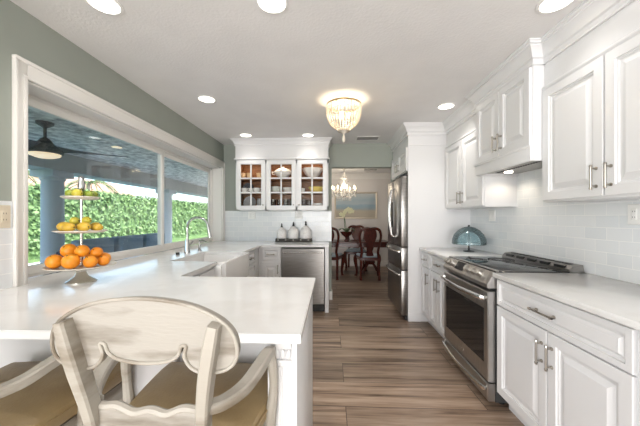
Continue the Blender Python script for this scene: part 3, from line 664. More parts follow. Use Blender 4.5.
# --- outlets and switches
def plate(name, M, w_, h_, label, cat, m=pill, n=2, sw=False):
    t = thing(name, label, cat, M @ Vector((0, 0, 0)))
    obj('cover_plate', B().rings(M @ Matrix.Translation((-w_/2, -h_/2, 0)), w_, h_, [(0, 0), (.0, .003), (.003, .006)]), m, t)
    for k in range(n):
        u = (k-(n-1)/2)*w_/n*1.0 if not sw or n > 1 else 0
        s = obj('receptacle' if not sw else 'rocker', B().mbox(M, u-.016, u+.016, -.032, .032, .0055, .008, .001), m, t)
        if not sw:
            b = B()
            for v in (-.016, .016):
                for q in (-.006, .006): b.mbox(M, u+q-.001, u+q+.001, v-.004, v+.004, .0078, .0085)
            obj('slot', b, dark, s)
plate('wall_outlet', face((-1.245, YB-.008, 1.322), U3, W3), .115, .115, 'white double outlet under the left end of the glazed cabinet', 'outlet')
plate('wall_outlet', face((-.505, YB-.008, 1.322), U3, W3), .115, .115, 'white double outlet on the back tiles above the canisters', 'outlet')
plate('wall_outlet', face((XR-.008, 1.675, 1.303), BU, BW), .075, .115, 'white outlet on the right tiles at the photo edge', 'outlet', n=1)
plate('light_switch', face((XR-.008, 3.10, 1.303), BU, BW), .12, .115, 'white switch plate on the tiles above the aqua glass dome', 'switch', n=2, sw=True)
plate('wall_outlet', face((XL+.008, 1.385, 1.29), BU, W4), .12, .118, 'beige double outlet on the left wall beside the window', 'outlet', beige)

# --- aqua dome on stand
t = thing('glass_dome_lamp', 'aqua glass dome lamp on a small dark stand, right counter corner', 'lamp', (1.50, 3.19, .914))
lx, ly = 1.512, 3.20
obj('stand', B().lathe([(.055, .9145), (.055, .921), (.012, .928), (.009, .99), (.012, 1.16), (.006, 1.185), (.012, 1.20), (0, 1.205)], (lx, ly, 0), 20), black, t)
dp = [(.168, .995), (.172, 1.0), (.168, 1.05), (.148, 1.10), (.11, 1.145), (.06, 1.175), (.015, 1.186)]
db = B(); seg = 40
rg = [[db.bm.verts.new((lx+r*math.cos(2*PI*k/seg), ly+r*math.sin(2*PI*k/seg), z)) for k in range(seg)] for r, z in dp+[(r-.005 if r > .03 else r, z-.004) for r, z in reversed(dp)]]
db.loft(rg); db.loft([rg[-1], rg[0]]); obj('dome_shade', db, aqua, t)

# --- fruit stand
cxs, cys = -1.440, 1.597
t = thing('tiered_fruit_stand', 'three-tier silver fruit stand on the counter by the window', 'fruit stand', (cxs, cys, .914))
silver = mat('silver_plate', (.70, .68, .64), .25, 1); platem = mat('cream_plate', (.72, .66, .56), .35)
obj('foot', B().lathe([(.074, .9145), (.074, .919), (.058, .928), (.032, .95), (.022, .975), (.03, .996), (0, .997)], (cxs, cys, 0), 32), silver, t)
for r, z in ((.166, .996), (.125, 1.196), (.092, 1.388)):
    obj('tier_plate', B().lathe([(0, z), (r*.8, z+.002), (r, z+.012), (r, z+.016), (r*.8, z+.006), (0, z+.005)], (cxs, cys, 0), 48), platem if r < .2 else silver, t)
obj('pole', B().lathe([(.007, .998), (.011, 1.01), (.007, 1.03), (.007, 1.19), (.011, 1.205), (.007, 1.225), (.007, 1.38), (.011, 1.40), (.007, 1.43), (0, 1.43)], (cxs, cys, 0), 14), silver, t)
obj('finial', B().lathe([(.008, 1.43), (.016, 1.445), (.018, 1.475), (.013, 1.505), (.016, 1.515), (.007, 1.525), (0, 1.53)], (cxs, cys, 0), 16), chrome, t)
def fruitmat(n, c1, c2): return noisy(mat(n, c1, .38), c1, c2, 14, lo=.3, hi=.7, bump=.1, bscale=250)
om = fruitmat('orange_peel', (.78, .24, .012), (.90, .36, .02)); lm = fruitmat('lemon_peel', (.56, .34, .03), (.70, .47, .06)); gm = fruitmat('lime_peel', (.13, .22, .02), (.38, .42, .06)); lgm = fruitmat('yellow_green_peel', (.5, .42, .03), (.62, .55, .08))
stemm = mat('fruit_stem', (.12, .10, .03), .8)
def fruit(name, x, y, z, r, m, label, cat, tilt=0, elong=1.0, zrot=0):
    rot = Matrix.Rotation(zrot, 3, 'Z') @ Matrix.Rotation(tilt, 3, 'X')
    o = obj(name, B().ell((x, y, z), (r*elong, r, r*.96), 20, rot), m, label=label, cat=cat)
    d = rot @ Vector((r*elong if elong > 1.05 else 0, -r*.0, r*.96 if elong <= 1.05 else 0)); p = Vector((x, y, z))+d
    ORG[o.name] = ORG[o.name]
    obj('stem', B().ell(p-d*.01, (.004, .004, .004), 8), stemm, o)
    return o
pb = 1.002   # bottom tier floor
for dx, dy, r, w_, tz in ((-.178, -.03, .049, 'at the far left end', 0), (-.095, -.115, .055, 'front left of the pole', 0), (.035, -.125, .058, 'front and centre, largest', 0), (.135, -.075, .047, 'front right of the pole', 0), (.160, .015, .042, 'at the far right end', 0), (-.115, .085, .045, 'behind on the left, half hidden', 0), (0.0, .10, .05, 'behind the pole', 0), (.105, .085, .05, 'behind on the right', 0)):
    dx *= .77; dy *= .77; r *= .72
    fruit('orange', cxs+dx, cys+dy, pb+.004+r*.96, r, om, f'orange {w_} of the bottom tier', 'orange', tilt=.6)
for dx, dy, r, z, w_ in ((-.055, -.045, .051, 1.110, 'left'), (.052, -.052, .046, 1.108, 'middle'), (.108, .012, .041, 1.095, 'right')):
    fruit('orange', cxs+dx*.77, cys+dy*.77, z-.012, r*.77, om, f'orange piled on top of the others, {w_} one', 'orange', tilt=.9)
pm_ = 1.202
for dx, dy, r, e, w_, zr in ((-.122, -.01, .031, 1.2, 'leftmost on the middle tier', .3), (-.068, -.065, .036, 1.3, 'second from left, front of the middle tier', .2), (.002, -.105, .033, 1.3, 'front and centre of the middle tier', -.1), (.075, -.062, .035, 1.35, 'front right of the middle tier', -.3), (.123, .005, .028, 1.15, 'rightmost on the middle tier', .5), (-.045, .055, .033, 1.2, 'back left of the middle tier', .2), (.05, .07, .033, 1.2, 'back right of the middle tier', .1)):
    dx *= .77; dy *= .77; r *= .8
    fruit('lemon', cxs+dx, cys+dy, pm_+.004+r*.96, r, lm, f'yellow lemon {w_}', 'lemon', 0, e, zr)
for dx, dy, z, w_ in ((-.032, -.022, 1.272, 'left of the pole'), (.055, -.018, 1.274, 'right of the pole')):
    fruit('lime', cxs+dx*.77, cys+dy*.77, z-.006, .023, lgm, f'yellow-green lime on top of the lemons, {w_}', 'lime', .5, 1.06)
pt = 1.394
for dx, dy, r, w_, m in ((-.058, -.03, .026, 'leftmost', gm), (-.022, -.070, .027, 'second from left', gm), (.028, -.066, .03, 'third from left', lgm), (.080, -.02, .026, 'rightmost', gm), (-.02, .06, .028, 'back left', gm), (.045, .055, .028, 'back right', gm)):
    dx *= .77; dy *= .77; r *= .82
    fruit('lime', cxs+dx, cys+dy, pt+.004+r*.96, r, m, f'green lime {w_} on the top tier', 'lime', .4, 1.08)

# --- counter chairs
def cat_close(pts, n=5):
    out = []; N = len(pts)
    for i in range(N):
        a, b, c, d = [Vector(pts[(i+k) % N]) for k in (-1, 0, 1, 2)]
        for k in range(n):
            t_ = k/n; out.append(tuple(.5*((2*b)+(c-a)*t_+(2*a-5*b+4*c-d)*t_*t_+(3*b-a-3*c+d)*t_**3)))
    return out
ch = thing('counter_armchair', 'whitewashed counter armchair with oval back, centre foreground at the peninsula', 'chair', (0, 0, 0), 'counter armchairs at the peninsula')
half = [(0, 297.6), (30, 299.8), (55, 305.5), (78, 316.5), (92, 330), (97, 347), (94, 362), (83, 371), (64, 374.5), (50, 370), (43, 358), (45, 347), (40, 347), (37, 356), (28, 362.5), (14, 365.5), (0, 366.5)]
def cv(p): return (p[0]/428, 1.280-(p[1]-217.5)/440)
hp = [cv(p) for p in half]; outl = hp + [(-x, z) for x, z in hp[-2:0:-1]]
outl = cat_close(outl, 4)
def crestY(x, z): return -.232 - .10*(z-.90) - .0 + .35*x*x*0
def fn(a, b, d): return (a, crestY(a, b)+d, b)
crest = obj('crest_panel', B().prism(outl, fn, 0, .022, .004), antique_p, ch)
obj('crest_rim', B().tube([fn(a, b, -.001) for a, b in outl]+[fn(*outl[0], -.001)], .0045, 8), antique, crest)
for s in (-1, 1):
    pts = [(s*.155, -.155, 0), (s*.142, -.185, .30), (s*.134, -.205, .62), (s*.136, -.213, .74), (s*.142, -.228, .83), (s*.156, -.243, .92), (s*.170, -.252, .99), (s*.182, -.258, 1.045)]
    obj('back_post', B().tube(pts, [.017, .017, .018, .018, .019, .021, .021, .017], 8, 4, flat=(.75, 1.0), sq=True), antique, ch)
wv = []
for k in range(25):
    x = -.128+.256*k/24; wv.append((x, .808+.005*math.cos(x*75)+1.0*x*x))
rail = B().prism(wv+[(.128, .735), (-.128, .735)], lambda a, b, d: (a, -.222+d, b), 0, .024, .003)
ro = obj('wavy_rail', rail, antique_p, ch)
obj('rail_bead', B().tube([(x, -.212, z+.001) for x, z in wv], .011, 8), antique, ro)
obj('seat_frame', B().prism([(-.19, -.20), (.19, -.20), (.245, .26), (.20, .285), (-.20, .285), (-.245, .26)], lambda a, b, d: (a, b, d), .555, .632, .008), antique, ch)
sc = B(); pr = cat_close([(-.17, -.185), (0, -.19), (.17, -.185), (.22, .0), (.245, .24), (.2, .272), (0, .28), (-.2, .272), (-.245, .24), (-.22, .0)], 5)
rg = []
for k, z in ((1.0, .633), (1.02, .645), (1.02, .668), (.985, .684), (.9, .694), (.6, .702), (.25, .705)):
    rg.append([sc.bm.verts.new((x*k, .045+(y-.045)*k, z)) for x, y in pr])
sc.loft(rg); sc.bm.faces.new(rg[0]); sc.bm.faces.new(rg[-1])
sco = obj('seat_cushion', sc, leather, ch)
obj('welt', B().tube([(x*1.022, .045+(y-.045)*1.022, .669) for x, y in pr]+[(pr[0][0]*1.022, .045+(pr[0][1]-.045)*1.022, .669)], .004, 6), leather, sco)
for s in (-1, 1):
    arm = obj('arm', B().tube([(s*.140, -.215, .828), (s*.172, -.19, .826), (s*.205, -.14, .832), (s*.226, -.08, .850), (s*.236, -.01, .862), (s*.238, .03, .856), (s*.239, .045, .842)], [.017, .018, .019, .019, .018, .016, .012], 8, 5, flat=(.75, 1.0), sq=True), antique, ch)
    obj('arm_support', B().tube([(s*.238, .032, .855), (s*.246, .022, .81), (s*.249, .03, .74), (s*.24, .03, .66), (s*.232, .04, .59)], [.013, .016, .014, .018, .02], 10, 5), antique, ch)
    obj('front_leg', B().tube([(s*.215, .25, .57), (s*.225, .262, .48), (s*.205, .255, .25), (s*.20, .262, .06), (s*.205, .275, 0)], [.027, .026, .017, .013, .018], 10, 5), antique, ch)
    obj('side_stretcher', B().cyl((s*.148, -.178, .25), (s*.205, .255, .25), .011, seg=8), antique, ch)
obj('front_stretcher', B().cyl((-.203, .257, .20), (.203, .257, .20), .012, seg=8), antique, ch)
ch.location = (-.434, .895, 0); ch.rotation_euler = (0, 0, -.03)
dup(ch, (-1.065, .885, 0), 0.06, 'whitewashed counter armchair cut off by the left edge, brown seat', 'counter armchairs at the peninsula')

# --- ceiling fixtures
LL = [(-1.204, 2.73, 'left of the bead light, above the window'), (1.187, 3.0, 'right of the bead light, before the tall panel'), (-1.218, 1.49, 'cut by the top edge at upper left'), (-.315, 1.515, 'cut by the top edge near the centre'), (1.2, 1.57, 'cut by the top edge at upper right'), (-1.186, 3.945, 'before the left end of the glazed cabinet'), (-.32, 3.98, 'before the right end of the glazed cabinet')]
for x, y, w_ in LL:
    t = thing('recessed_light', 'round white recessed ceiling light '+w_, 'ceiling light', (x, y, H), 'recessed ceiling lights')
    obj('trim_ring', B().lathe([(.072, H-.001), (.09, H-.001), (.088, H-.006), (.074, H-.008), (.072, H-.001)], (x, y, 0), 32), pill, t)
    obj('lens', B().lathe([(0, H-.001), (.073, H-.001), (.073, H-.005), (0, H-.005)], (x, y, 0), 32), bulb, t)
    light('recessed_lamp', 'SPOT', (x, y, H-.02), (18 if y < 3.5 else 8) if x < 0 or y > 2 else 8, (1, .96, .91), (0, 0, 0), spot_size=2.1, spot_blend=1.0, shadow_soft_size=.07)
def vent(x, y, w_, d_, label):
    t = thing('ceiling_vent', label, 'vent', (x, y, H))
    obj('vent_frame', B().rings(Matrix.Translation((x-w_/2, y-d_/2, H)) @ Matrix.Diagonal((1, 1, -1, 1)), w_, d_, [(0, .0005), (0, .006), (.018, .008), (.02, .0005)], True), pill, t)
    obj('vent_backing', B().box(x-w_/2+.01, x+w_/2-.01, y-d_/2+.01, y+d_/2-.01, H-.002, H-.0005), dark, t)
    b = B()
    for k in range(6): b.box(x-w_/2+.018, x+w_/2-.018, y-d_/2+.03+k*(d_-.06)/5-.003, y-d_/2+.03+k*(d_-.06)/5+.003, H-.007, H-.002)
    obj('vent_louver', b, mat('vent_louver_grey', (.3, .29, .28), .5), t)
vent(.53, 4.17, .34, .20, 'rectangular ceiling vent before the dining room opening')
vent(.95, 6.9, .34, .2, 'rectangular ceiling vent in the dining room')
# bead flush mount
bx, by = .125, 2.82
t = thing('beaded_flush_light', 'beaded basket ceiling light glowing warm', 'ceiling light', (bx, by, H))
obj('canopy', B().lathe([(0, H-.001), (.075, H-.001), (.07, H-.018), (.02, H-.025), (.012, H-.05), (0, H-.05)], (bx, by, 0), 32), trimw, t)
brass = mat('champagne_band', (.55, .43, .28), .35, 1)
rb = B(); rr = .168
rb.lathe([(rr, 2.378), (rr+.004, 2.378), (rr+.004, 2.398), (rr, 2.398), (rr, 2.378)], (bx, by, 0), 48)
for k in range(3):
    a = k*2*PI/3+.4; rb.tube([(bx+.03*math.cos(a), by+.03*math.sin(a), H-.03), (bx+rr*math.cos(a), by+rr*math.sin(a), 2.39)], .003, 6)
obj('top_band', rb, brass, t)
bd = B(); tmpl = []
def basket(q): # q 0..1 from top to bottom -> (r, z)
    return (rr+.002)*max(.33, (1-q**2.8)**.62), 2.374-.238*q**.9
NS = 32
for s_ in range(NS):
    a = 2*PI*s_/NS
    for k in range(19):
        r, z = basket(k/18); m_ = Matrix.Translation((bx+r*math.cos(a), by+r*math.sin(a), z))
        bmesh.ops.create_icosphere(bd.bm, subdivisions=1, radius=.0082 if k < 13 else .006, matrix=m_)
obj('bead_strands', bd, bead, t, kind='stuff')
obj('bottom_ring', B().lathe([(.05, 2.132), (.058, 2.132), (.058, 2.142), (.05, 2.142), (.05, 2.132)], (bx, by, 0), 32), brass, t)
obj('finial', B().lathe([(.0, 2.015), (.012, 2.03), (.018, 2.05), (.01, 2.085), (.006, 2.10), (.02, 2.12), (.05, 2.135), (0, 2.136)], (bx, by, 0), 16), bead, t)
for k in range(3):
    a = k*2*PI/3; obj('bulb', B().ell((bx+.05*math.cos(a), by+.05*math.sin(a), 2.29), (.02, .02, .03), 12), bulbw, t)
light('bead_light_lamp', 'POINT', (bx, by, 2.33), 4.5, (1, .83, .58), shadow_soft_size=.03)

# ------------------------------------------------------------------ dining room
def dchair():
    t = thing('dining_chair', 'mahogany splat-back dining chair, nearest one, its back to the kitchen', 'chair', (0, 0, 0), 'mahogany dining chairs')
    for s in (-1, 1):
        obj('back_post', B().tube([(s*.19, -.26, 0), (s*.185, -.23, .25), (s*.18, -.21, .47), (s*.165, -.22, .58), (s*.195, -.24, .75), (s*.215, -.27, .90), (s*.185, -.295, 1.02), (s*.10, -.305, 1.06), (0, -.307, 1.05)], [.025, .025, .03, .026, .025, .026, .028, .03, .032], 8, 4), mahog, t)
        obj('front_leg', B().tube([(s*.24, .20, .45), (s*.262, .225, .36), (s*.235, .205, .16), (s*.235, .215, .04), (s*.25, .24, .0)], [.045, .044, .028, .024, .036], 8, 4), mahog, t)
    sp = cat_close([(0, 1.06), (.075, 1.05), (.12, 1.0), (.13, .90), (.10, .80), (.05, .70), (.045, .60), (.075, .50), (0, .49), (-.075, .50), (-.045, .60), (-.05, .70), (-.10, .80), (-.13, .90), (-.12, 1.0), (-.075, 1.05)], 3)
    obj('splat', B().prism(sp, lambda a, b, d: (a, -.20-.18*(b-.48)+d, b), -.009, .009), mahog, t)
    obj('seat_frame', B().prism([(-.20, -.24), (.20, -.24), (.27, .235), (-.27, .235)], lambda a, b, d: (a, b, d), .40, .462, .006), mahog, t)
    c = B(); rg = []
    for k, z in ((1, .463), (1, .485), (.93, .505), (.5, .515)):
        rg.append([c.bm.verts.new((x*k, y*k, z)) for x, y in ((-.18, -.19), (.18, -.19), (.245, .21), (-.245, .21))])
    c.loft(rg); c.bm.faces.new(rg[0]); c.bm.faces.new(rg[-1]); obj('seat_cushion', c, seatfab, t)
    return t
dc = dchair(); dc.location = (.80, 6.13, 0)
dup(dc, (-.02, 6.18, 0), -.15, 'mahogany dining chair half hidden by the left door jamb', 'mahogany dining chairs')
dup(dc, (.62, 7.12, 0), PI-.1, 'mahogany dining chair on the far side of the table, facing the kitchen', 'mahogany dining chairs')
t = thing('dining_table', 'dark mahogany dining table beyond the opening', 'table', (.4, 6.63, 0))
obj('tabletop', B().box(-.75, 1.30, 6.30, 6.96, .715, .75, .01, 3), mahog, t)
obj('apron', B().box(-.68, 1.23, 6.34, 6.92, .625, .715), mahog, t)
for x in (-.3, .9):
    obj('pedestal', B().lathe([(.10, .22), (.12, .27), (.06, .36), (.05, .5), (.09, .6), (.10, .65)], (x, 6.63, 0), 18), mahog, t)
    fb = B()
    for a in (PI/4, 3*PI/4, 5*PI/4, 7*PI/4): fb.tube([(x, 6.63, .28), (x+.12*math.cos(a), 6.63+.12*math.sin(a), .20), (x+.26*math.cos(a), 6.63+.26*math.sin(a), .025)], [.03, .026, .02], 8, 4)
    obj('pedestal_foot', fb, mahog, t)
# orchid
ox, oy = .36, 6.62
t = thing('potted_orchid', 'white-yellow orchid in a dark footed bowl on the dining table', 'plant', (ox, oy, .75))
obj('bowl', B().lathe([(.06, .7505), (.06, .765), (.03, .79), (.035, .83), (.11, .89), (.155, .955), (.145, .955), (.09, .90), (0, .88)], (ox, oy, 0), 24), mahog, t)
sm = B()
sm.tube([(ox-.02, oy, .90), (ox-.05, oy, 1.15), (ox-.05, oy, 1.36), (ox-.02, oy, 1.46), (ox+.09, oy, 1.47)], .008, 6, 4)
sm.tube([(ox-.0, oy, .90), (ox-.02, oy+.02, 1.12), (ox-.06, oy, 1.30), (ox-.14, oy, 1.35)], .007, 6, 4)
obj('stem', sm, leafd, t)
lf = B()
for a in range(6):
    q = a*PI/3+.3; c, s = math.cos(q), math.sin(q)
    lf.tube([(ox, oy, .91), (ox+.09*c, oy+.09*s, 1.02), (ox+.17*c, oy+.17*s, 1.02), (ox+.22*c, oy+.22*s, .97)], [.01, .03, .03, .004], 8, 3, flat=(.2, 1))
obj('foliage', lf, mat('orchid_leaf', (.03, .07, .02), .4), t)
fl = B(); random.seed(3)
for (px, pz) in ((.10, 1.46), (.04, 1.48), (-.02, 1.44), (.07, 1.42), (-.13, 1.36), (-.08, 1.33), (-.05, 1.40), (.13, 1.43)):
    for k in range(5):
        q = k*2*PI/5+.3; fl.ell((ox+px+.026*math.cos(q), oy-.02, pz+.026*math.sin(q)), (.024, .006, .024), 8)
obj('blossom', fl, mat('orchid_petal', (.80, .78, .50), .5), t)
# painting
t = thing('seascape_painting', 'wide pale seascape painting in a silver frame on the dining wall', 'painting', (.62, 7.59, 1.25))
px0, px1, pz0, pz1 = .09, 1.16, 1.245, 1.96
obj('frame', B().rings(face((px0-.0, 7.60, pz0), U3, W3), px1-px0+.06, pz1-pz0, [(0, .0), (0, .03), (.02, .035), (.045, .022), (.045, .008)], True), mat('champagne_frame', (.62, .55, .45), .4, .4), t)
pm2 = mat('seascape', (.4, .5, .55), .6); g = nd(pm2, 'ShaderNodeNewGeometry'); sp = nd(pm2, 'ShaderNodeSeparateXYZ'); ln(pm2, g.outputs['Position'], sp.inputs[0])
ns = nd(pm2, 'ShaderNodeTexNoise', Scale=5, Detail=5); mpp = nd(pm2, 'ShaderNodeMapping'); mpp.inputs['Scale'].default_value = (1, 1, 5); ln(pm2, g.outputs['Position'], mpp.inputs[0]); ln(pm2, mpp.outputs[0], ns.inputs['Vector'])
mr = nd(pm2, 'ShaderNodeMapRange'); mr.inputs[1].default_value = pz0; mr.inputs[2].default_value = pz1; ln(pm2, sp.outputs[2], mr.inputs[0])
ma = nd(pm2, 'ShaderNodeMath', operation='MULTIPLY_ADD'); ma.inputs[1].default_value = .16; ln(pm2, ns.outputs['Fac'], ma.inputs[0]); ln(pm2, mr.outputs[0], ma.inputs[2])
cr = nd(pm2, 'ShaderNodeValToRGB'); e = cr.color_ramp.elements; e[0].position = .12; e[0].color = (.44, .39, .31, 1); e[1].position = .95; e[1].color = (.46, .50, .50, 1)
for p_, c_ in ((.38, (.47, .41, .32)), (.46, (.30, .38, .42)), (.58, (.27, .38, .45)), (.64, (.40, .46, .49)), (.78, (.33, .42, .46))): k = e.new(p_); k.color = (*c_, 1)
ln(pm2, ma.outputs[0], cr.inputs[0]); ln(pm2, cr.outputs[0], P(pm2).inputs['Base Color'])
obj('canvas', B().box(px0+.04, px1+.02, 7.582, 7.592, pz0+.04, pz1-.04), pm2, t)
# chandelier
hx, hy = .30, 6.63
t = thing('crystal_chandelier', 'crystal chandelier with candle bulbs over the dining table', 'chandelier', (hx, hy, H))
obj('canopy', B().lathe([(0, H-.001), (.06, H-.001), (.055, H-.02), (.012, H-.04), (.006, H-.12), (0, H-.12)], (hx, hy, 0), 18), silver, t)
obj('column', B().lathe([(.02, 1.74), (.05, 1.78), (.03, 1.83), (.022, 1.95), (.06, 2.0), (.035, 2.06), (.03, 2.15), (.075, 2.20), (.03, 2.25), (.02, 2.32), (0, 2.33)], (hx, hy, 0), 16), crystal, t)
for k in range(8):
    a = k*PI/4+.2; c, s = math.cos(a), math.sin(a); R_ = .27
    arm = obj('arm', B().tube([(hx, hy, 1.83), (hx+.10*c, hy+.10*s, 1.76), (hx+.20*c, hy+.20*s, 1.78), (hx+R_*c, hy+R_*s, 1.86)], .009, 8, 4), crystal, t)
    b = B().lathe([(.0, 1.86), (.045, 1.87), (.042, 1.88), (.012, 1.885), (.010, 1.94), (0, 1.94)], (hx+R_*c, hy+R_*s, 0), 12); obj('candle_cup', b, crystal, arm)
    obj('candle_bulb', B().lathe([(.008, 1.94), (.017, 1.96), (.012, 1.99), (0, 2.02)], (hx+R_*c, hy+R_*s, 0), 10), bulbc, arm)
dr = B()
for k in range(40):
    a = k*2*PI/20; r, z0 = ((.27, 1.85), (.16, 1.76))[k//20]
    for j in range(3): bmesh.ops.create_icosphere(dr.bm, subdivisions=1, radius=.012-.0015*j, matrix=Matrix.Translation((hx+r*math.cos(a), hy+r*math.sin(a), z0-.03*j-.02)) @ Matrix.Diagonal((1, 1, 1.4, 1)))
for k in range(12):
    a = k*PI/6
    for j in range(5): bmesh.ops.create_icosphere(dr.bm, subdivisions=1, radius=.010, matrix=Matrix.Translation((hx+(.07+.035*j)*math.cos(a), hy+(.07+.035*j)*math.sin(a), 2.19-.075*j)))
dr.ell((hx, hy, 1.70), (.022, .022, .028), 10)
obj('crystal_drops', dr, crystal, t, kind='stuff')
light('chandelier_lamp', 'POINT', (hx, hy, 2.03), 9, (1, .86, .66), shadow_soft_size=.2)

# ------------------------------------------------------------------ outside the window
struct('patio_floor', B().box(-6.2, -1.9, -3, 13, -.2, -.05), paving)
struct('patio_ceiling', B().box(-6.0, -1.9, -3, 13, 2.55, 2.7), patio_ceil)
struct('patio_beam', B().box(-5.75, -5.25, -3, 13, 2.2, 2.55), beamm)
for y, w_ in ((5.45, 'behind the fruit stand'), (9.35, 'behind the window mullion')):
    b = B().lathe([(.23, -.05), (.23, .02), (.19, .05), (.18, .10), (.175, 2.0), (.20, 2.03), (.20, 2.07), (.21, 2.08), (0, 2.08)], (-5.5, y, 0), 32); b.box(-5.73, -5.27, y-.23, y+.23, 2.075, 2.2, .008)
    lone('patio_column', b, stucco, f'pale blue round patio column {w_}', 'column')
obj('lawn', B().box(-30, -6.2, -20, 60, -.25, -.12), grass, kind='stuff', label='lawn beyond the patio', cat='lawn')
t = thing('swimming_pool', 'turquoise swimming pool beyond the patio', 'pool', (-7.6, 6, -.12))
obj('coping', B().rings(Matrix.Translation((-8.9, 1.0, -.12)), 2.4, 12, [(0, 0), (0, .05), (.3, .05), (.3, 0)], True), paving, t)
obj('water', B().box(-8.6, -6.8, 1.3, 12.7, -.115, -.10), water, t)
# hedge with leaf cards of real thickness at scatter positions
random.seed(11)
hb = B()
hx0, hx1, hy0, hy1, ht = -11.2, -9.9, 2.0, 34, 2.38
hb.box(hx0+.12, hx1-.12, hy0, hy1, -.12, ht-.12)
def leafquad(b, p, n, s):
    n = n.normalized(); a = n.orthogonal().normalized(); bb = n.cross(a); th = random.uniform(0, PI); u = a*math.cos(th)+bb*math.sin(th); v = n.cross(u)
    vs = [b.bm.verts.new(p+u*s*x+v*s*y+n*zz) for x, y, zz in ((-.9, 0, 0), (0, -.5, .02), (.9, 0, 0), (0, .5, .02))]; b.bm.faces.new(vs)
for i in range(11000):
    y = hy0+(hy1-hy0)*random.random()**1.6
    if random.random() < .75: p = Vector((hx1-.14+random.uniform(0, .16), y, random.uniform(.08, ht))); n = Vector((1, random.uniform(-.8, .8), random.uniform(-.3, 1)))
    else: p = Vector((random.uniform(hx0, hx1), y, ht-.13+random.uniform(0, .2))); n = Vector((random.uniform(-.4, .6), random.uniform(-.7, .7), 1))
    leafquad(hb, p, n, random.uniform(.07, .13))
obj('hedge', hb, leaf, label='tall clipped green hedge beyond the pool', cat='hedge', keep=False)
def palm(x, y, h_, label, n=15, L=1.5):
    t = thing('palm_tree', label, 'tree', (x, y, -.12))
    obj('trunk', B().tube([(x, y, -.12), (x+.05, y, h_*.5), (x+.15, y, h_)], [.13, .09, .08], 10, 4), trunkm, t)
    b = B(); c0 = Vector((x+.15, y, h_))
    for k in range(n):
        a = 2*PI*k/n+random.uniform(-.2, .2); e = random.uniform(.1, .9); d = Vector((math.cos(a), math.sin(a), 0)); pts = []
        for j in range(8):
            q = j/7; pts.append(c0+d*L*q*math.cos(e*.6)+Vector((0, 0, L*(e*q-1.1*q*q))))
        b.tube(pts, [.02]*7+[.006], 5)
        for j in range(1, 8):
            for s in (-1, 1):
                sd = Vector((-d.y, d.x, 0))*s; p = pts[j]; q = pts[j-1]; l = .35*(1-.5*j/8)
                for m_ in (0, .5):
                    r0 = p*(1-m_)+q*m_; vs = [r0, r0+d*.05, r0+sd*l+d*.2+Vector((0, 0, -.12))]
                    b.bm.faces.new([b.bm.verts.new(v) for v in vs])
    obj('fronds', b, leafd, t)
palm(-14.0, 8.6, 3.1, 'palm tree rising above the hedge, left of the fruit stand pole'); palm(-14.5, 12.6, 3.3, 'palm tree above the hedge at the middle of the left pane', 17, 1.7)
palm(-15.0, 17.0, 3.4, 'palm tree above the hedge near the window mullion', 15, 1.8); palm(-14.6, 4.2, 2.6, 'low palm beyond the pool at the left edge of the window', 14, 1.5)
t = thing('neighbour_house', 'pale neighbouring house behind the hedge and palms', 'house', (-24, 13, -.12))
obj('house_wall', B().box(-28, -22, 2, 30, -.12, 3.6), housew, t)
obj('roof', B().prism([(-28.6, 3.6), (-21.4, 3.6), (-25, 5.2)], lambda a, b, d: (a, d, b), 1.4, 30.6), roofm, t)
for y in (5, 9, 13, 17): obj('window', B().box(-22.02, -21.96, y, y+1.6, .9, 2.4), blackglass, t)
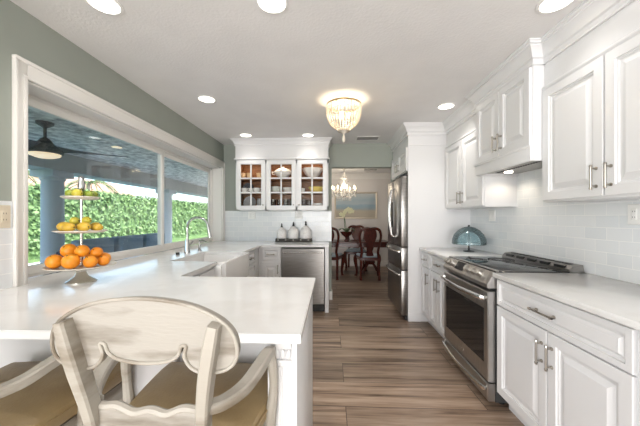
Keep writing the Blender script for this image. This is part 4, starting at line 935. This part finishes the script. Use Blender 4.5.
# patio furniture
t = thing('patio_sofa', 'dark patio sofa with blue-grey cushions seen through the window', 'sofa', (-3.6, 5.2, -.05))
obj('sofa_frame', B().box(-4.6, -3.7, 4.6, 7.4, -.05, .30, .03).box(-4.6, -4.4, 4.6, 7.4, .30, .72, .03).box(-4.6, -3.7, 7.2, 7.4, .3, .6, .03), wicker, t)
for k in range(3): obj('seat_cushion', B().box(-4.39, -3.70, 4.62+k*.86, 5.46+k*.86, .305, .46, .04, 3), cushion, t)
for k in range(3): obj('back_cushion', B().box(-4.40, -4.22, 4.64+k*.86, 5.44+k*.86, .465, .90, .05, 3), cushion, t)
t = thing('patio_table', 'dark glass-topped patio table right outside the window', 'table', (-3.0, 4.2, -.05))
obj('tabletop', B().box(-3.7, -2.5, 3.35, 5.1, .66, .70, .01), blackglass, t)
for x in (-3.6, -2.6):
    for y in (3.5, 4.95): obj('leg', B().box(x-.03, x+.03, y-.03, y+.03, -.05, .66), wicker, t)
# fan
fx, fy, fz = -3.80, 3.66, 2.55
t = thing('ceiling_fan', 'dark three-blade ceiling fan with a lit lens under the patio roof', 'ceiling fan', (fx, fy, fz))
obj('canopy', B().lathe([(.095, fz), (.09, fz-.03), (.03, fz-.07), (.018, fz-.08), (.018, fz-.20), (.05, fz-.22), (.09, fz-.28), (.16, fz-.34), (.19, fz-.37), (.19, fz-.41), (.17, fz-.42), (0, fz-.42)][::1], (fx, fy, 0), 28), fanm, t)
obj('light_lens', B().lathe([(.165, fz-.42), (.155, fz-.445), (.09, fz-.47), (0, fz-.475)], (fx, fy, 0), 28), patlight, t)
for a in (math.radians(38), math.radians(158), math.radians(278)):
    d = Vector((math.cos(a), math.sin(a), 0)); s = Vector((-d.y, d.x, 0)); b = B(); R = []
    for q, w_, tw in ((.12, .05, .05), (.3, .085, .03), (.6, .08, .02), (.88, .055, .01), (.92, .02, .01)):
        p = Vector((fx, fy, fz-.35))+d*q
        R.append([b.bm.verts.new(p+s*w_*x+Vector((0, 0, tw*x+dz))) for x, dz in ((-1, -.005), (1, -.005), (1, .005), (-1, .005))])
    b.loft(R); b.bm.faces.new(R[0]); b.bm.faces.new(R[-1]); obj('blade', b, fanblade, t)
t = thing('recessed_light', 'small round lit patio ceiling light beyond the fan', 'ceiling light', (-3.9, 5.2, 2.55))
obj('lens', B().lathe([(0, 2.549), (.08, 2.549), (.08, 2.544), (0, 2.544)], (-3.85, 5.0, 0), 24), patlight, t)
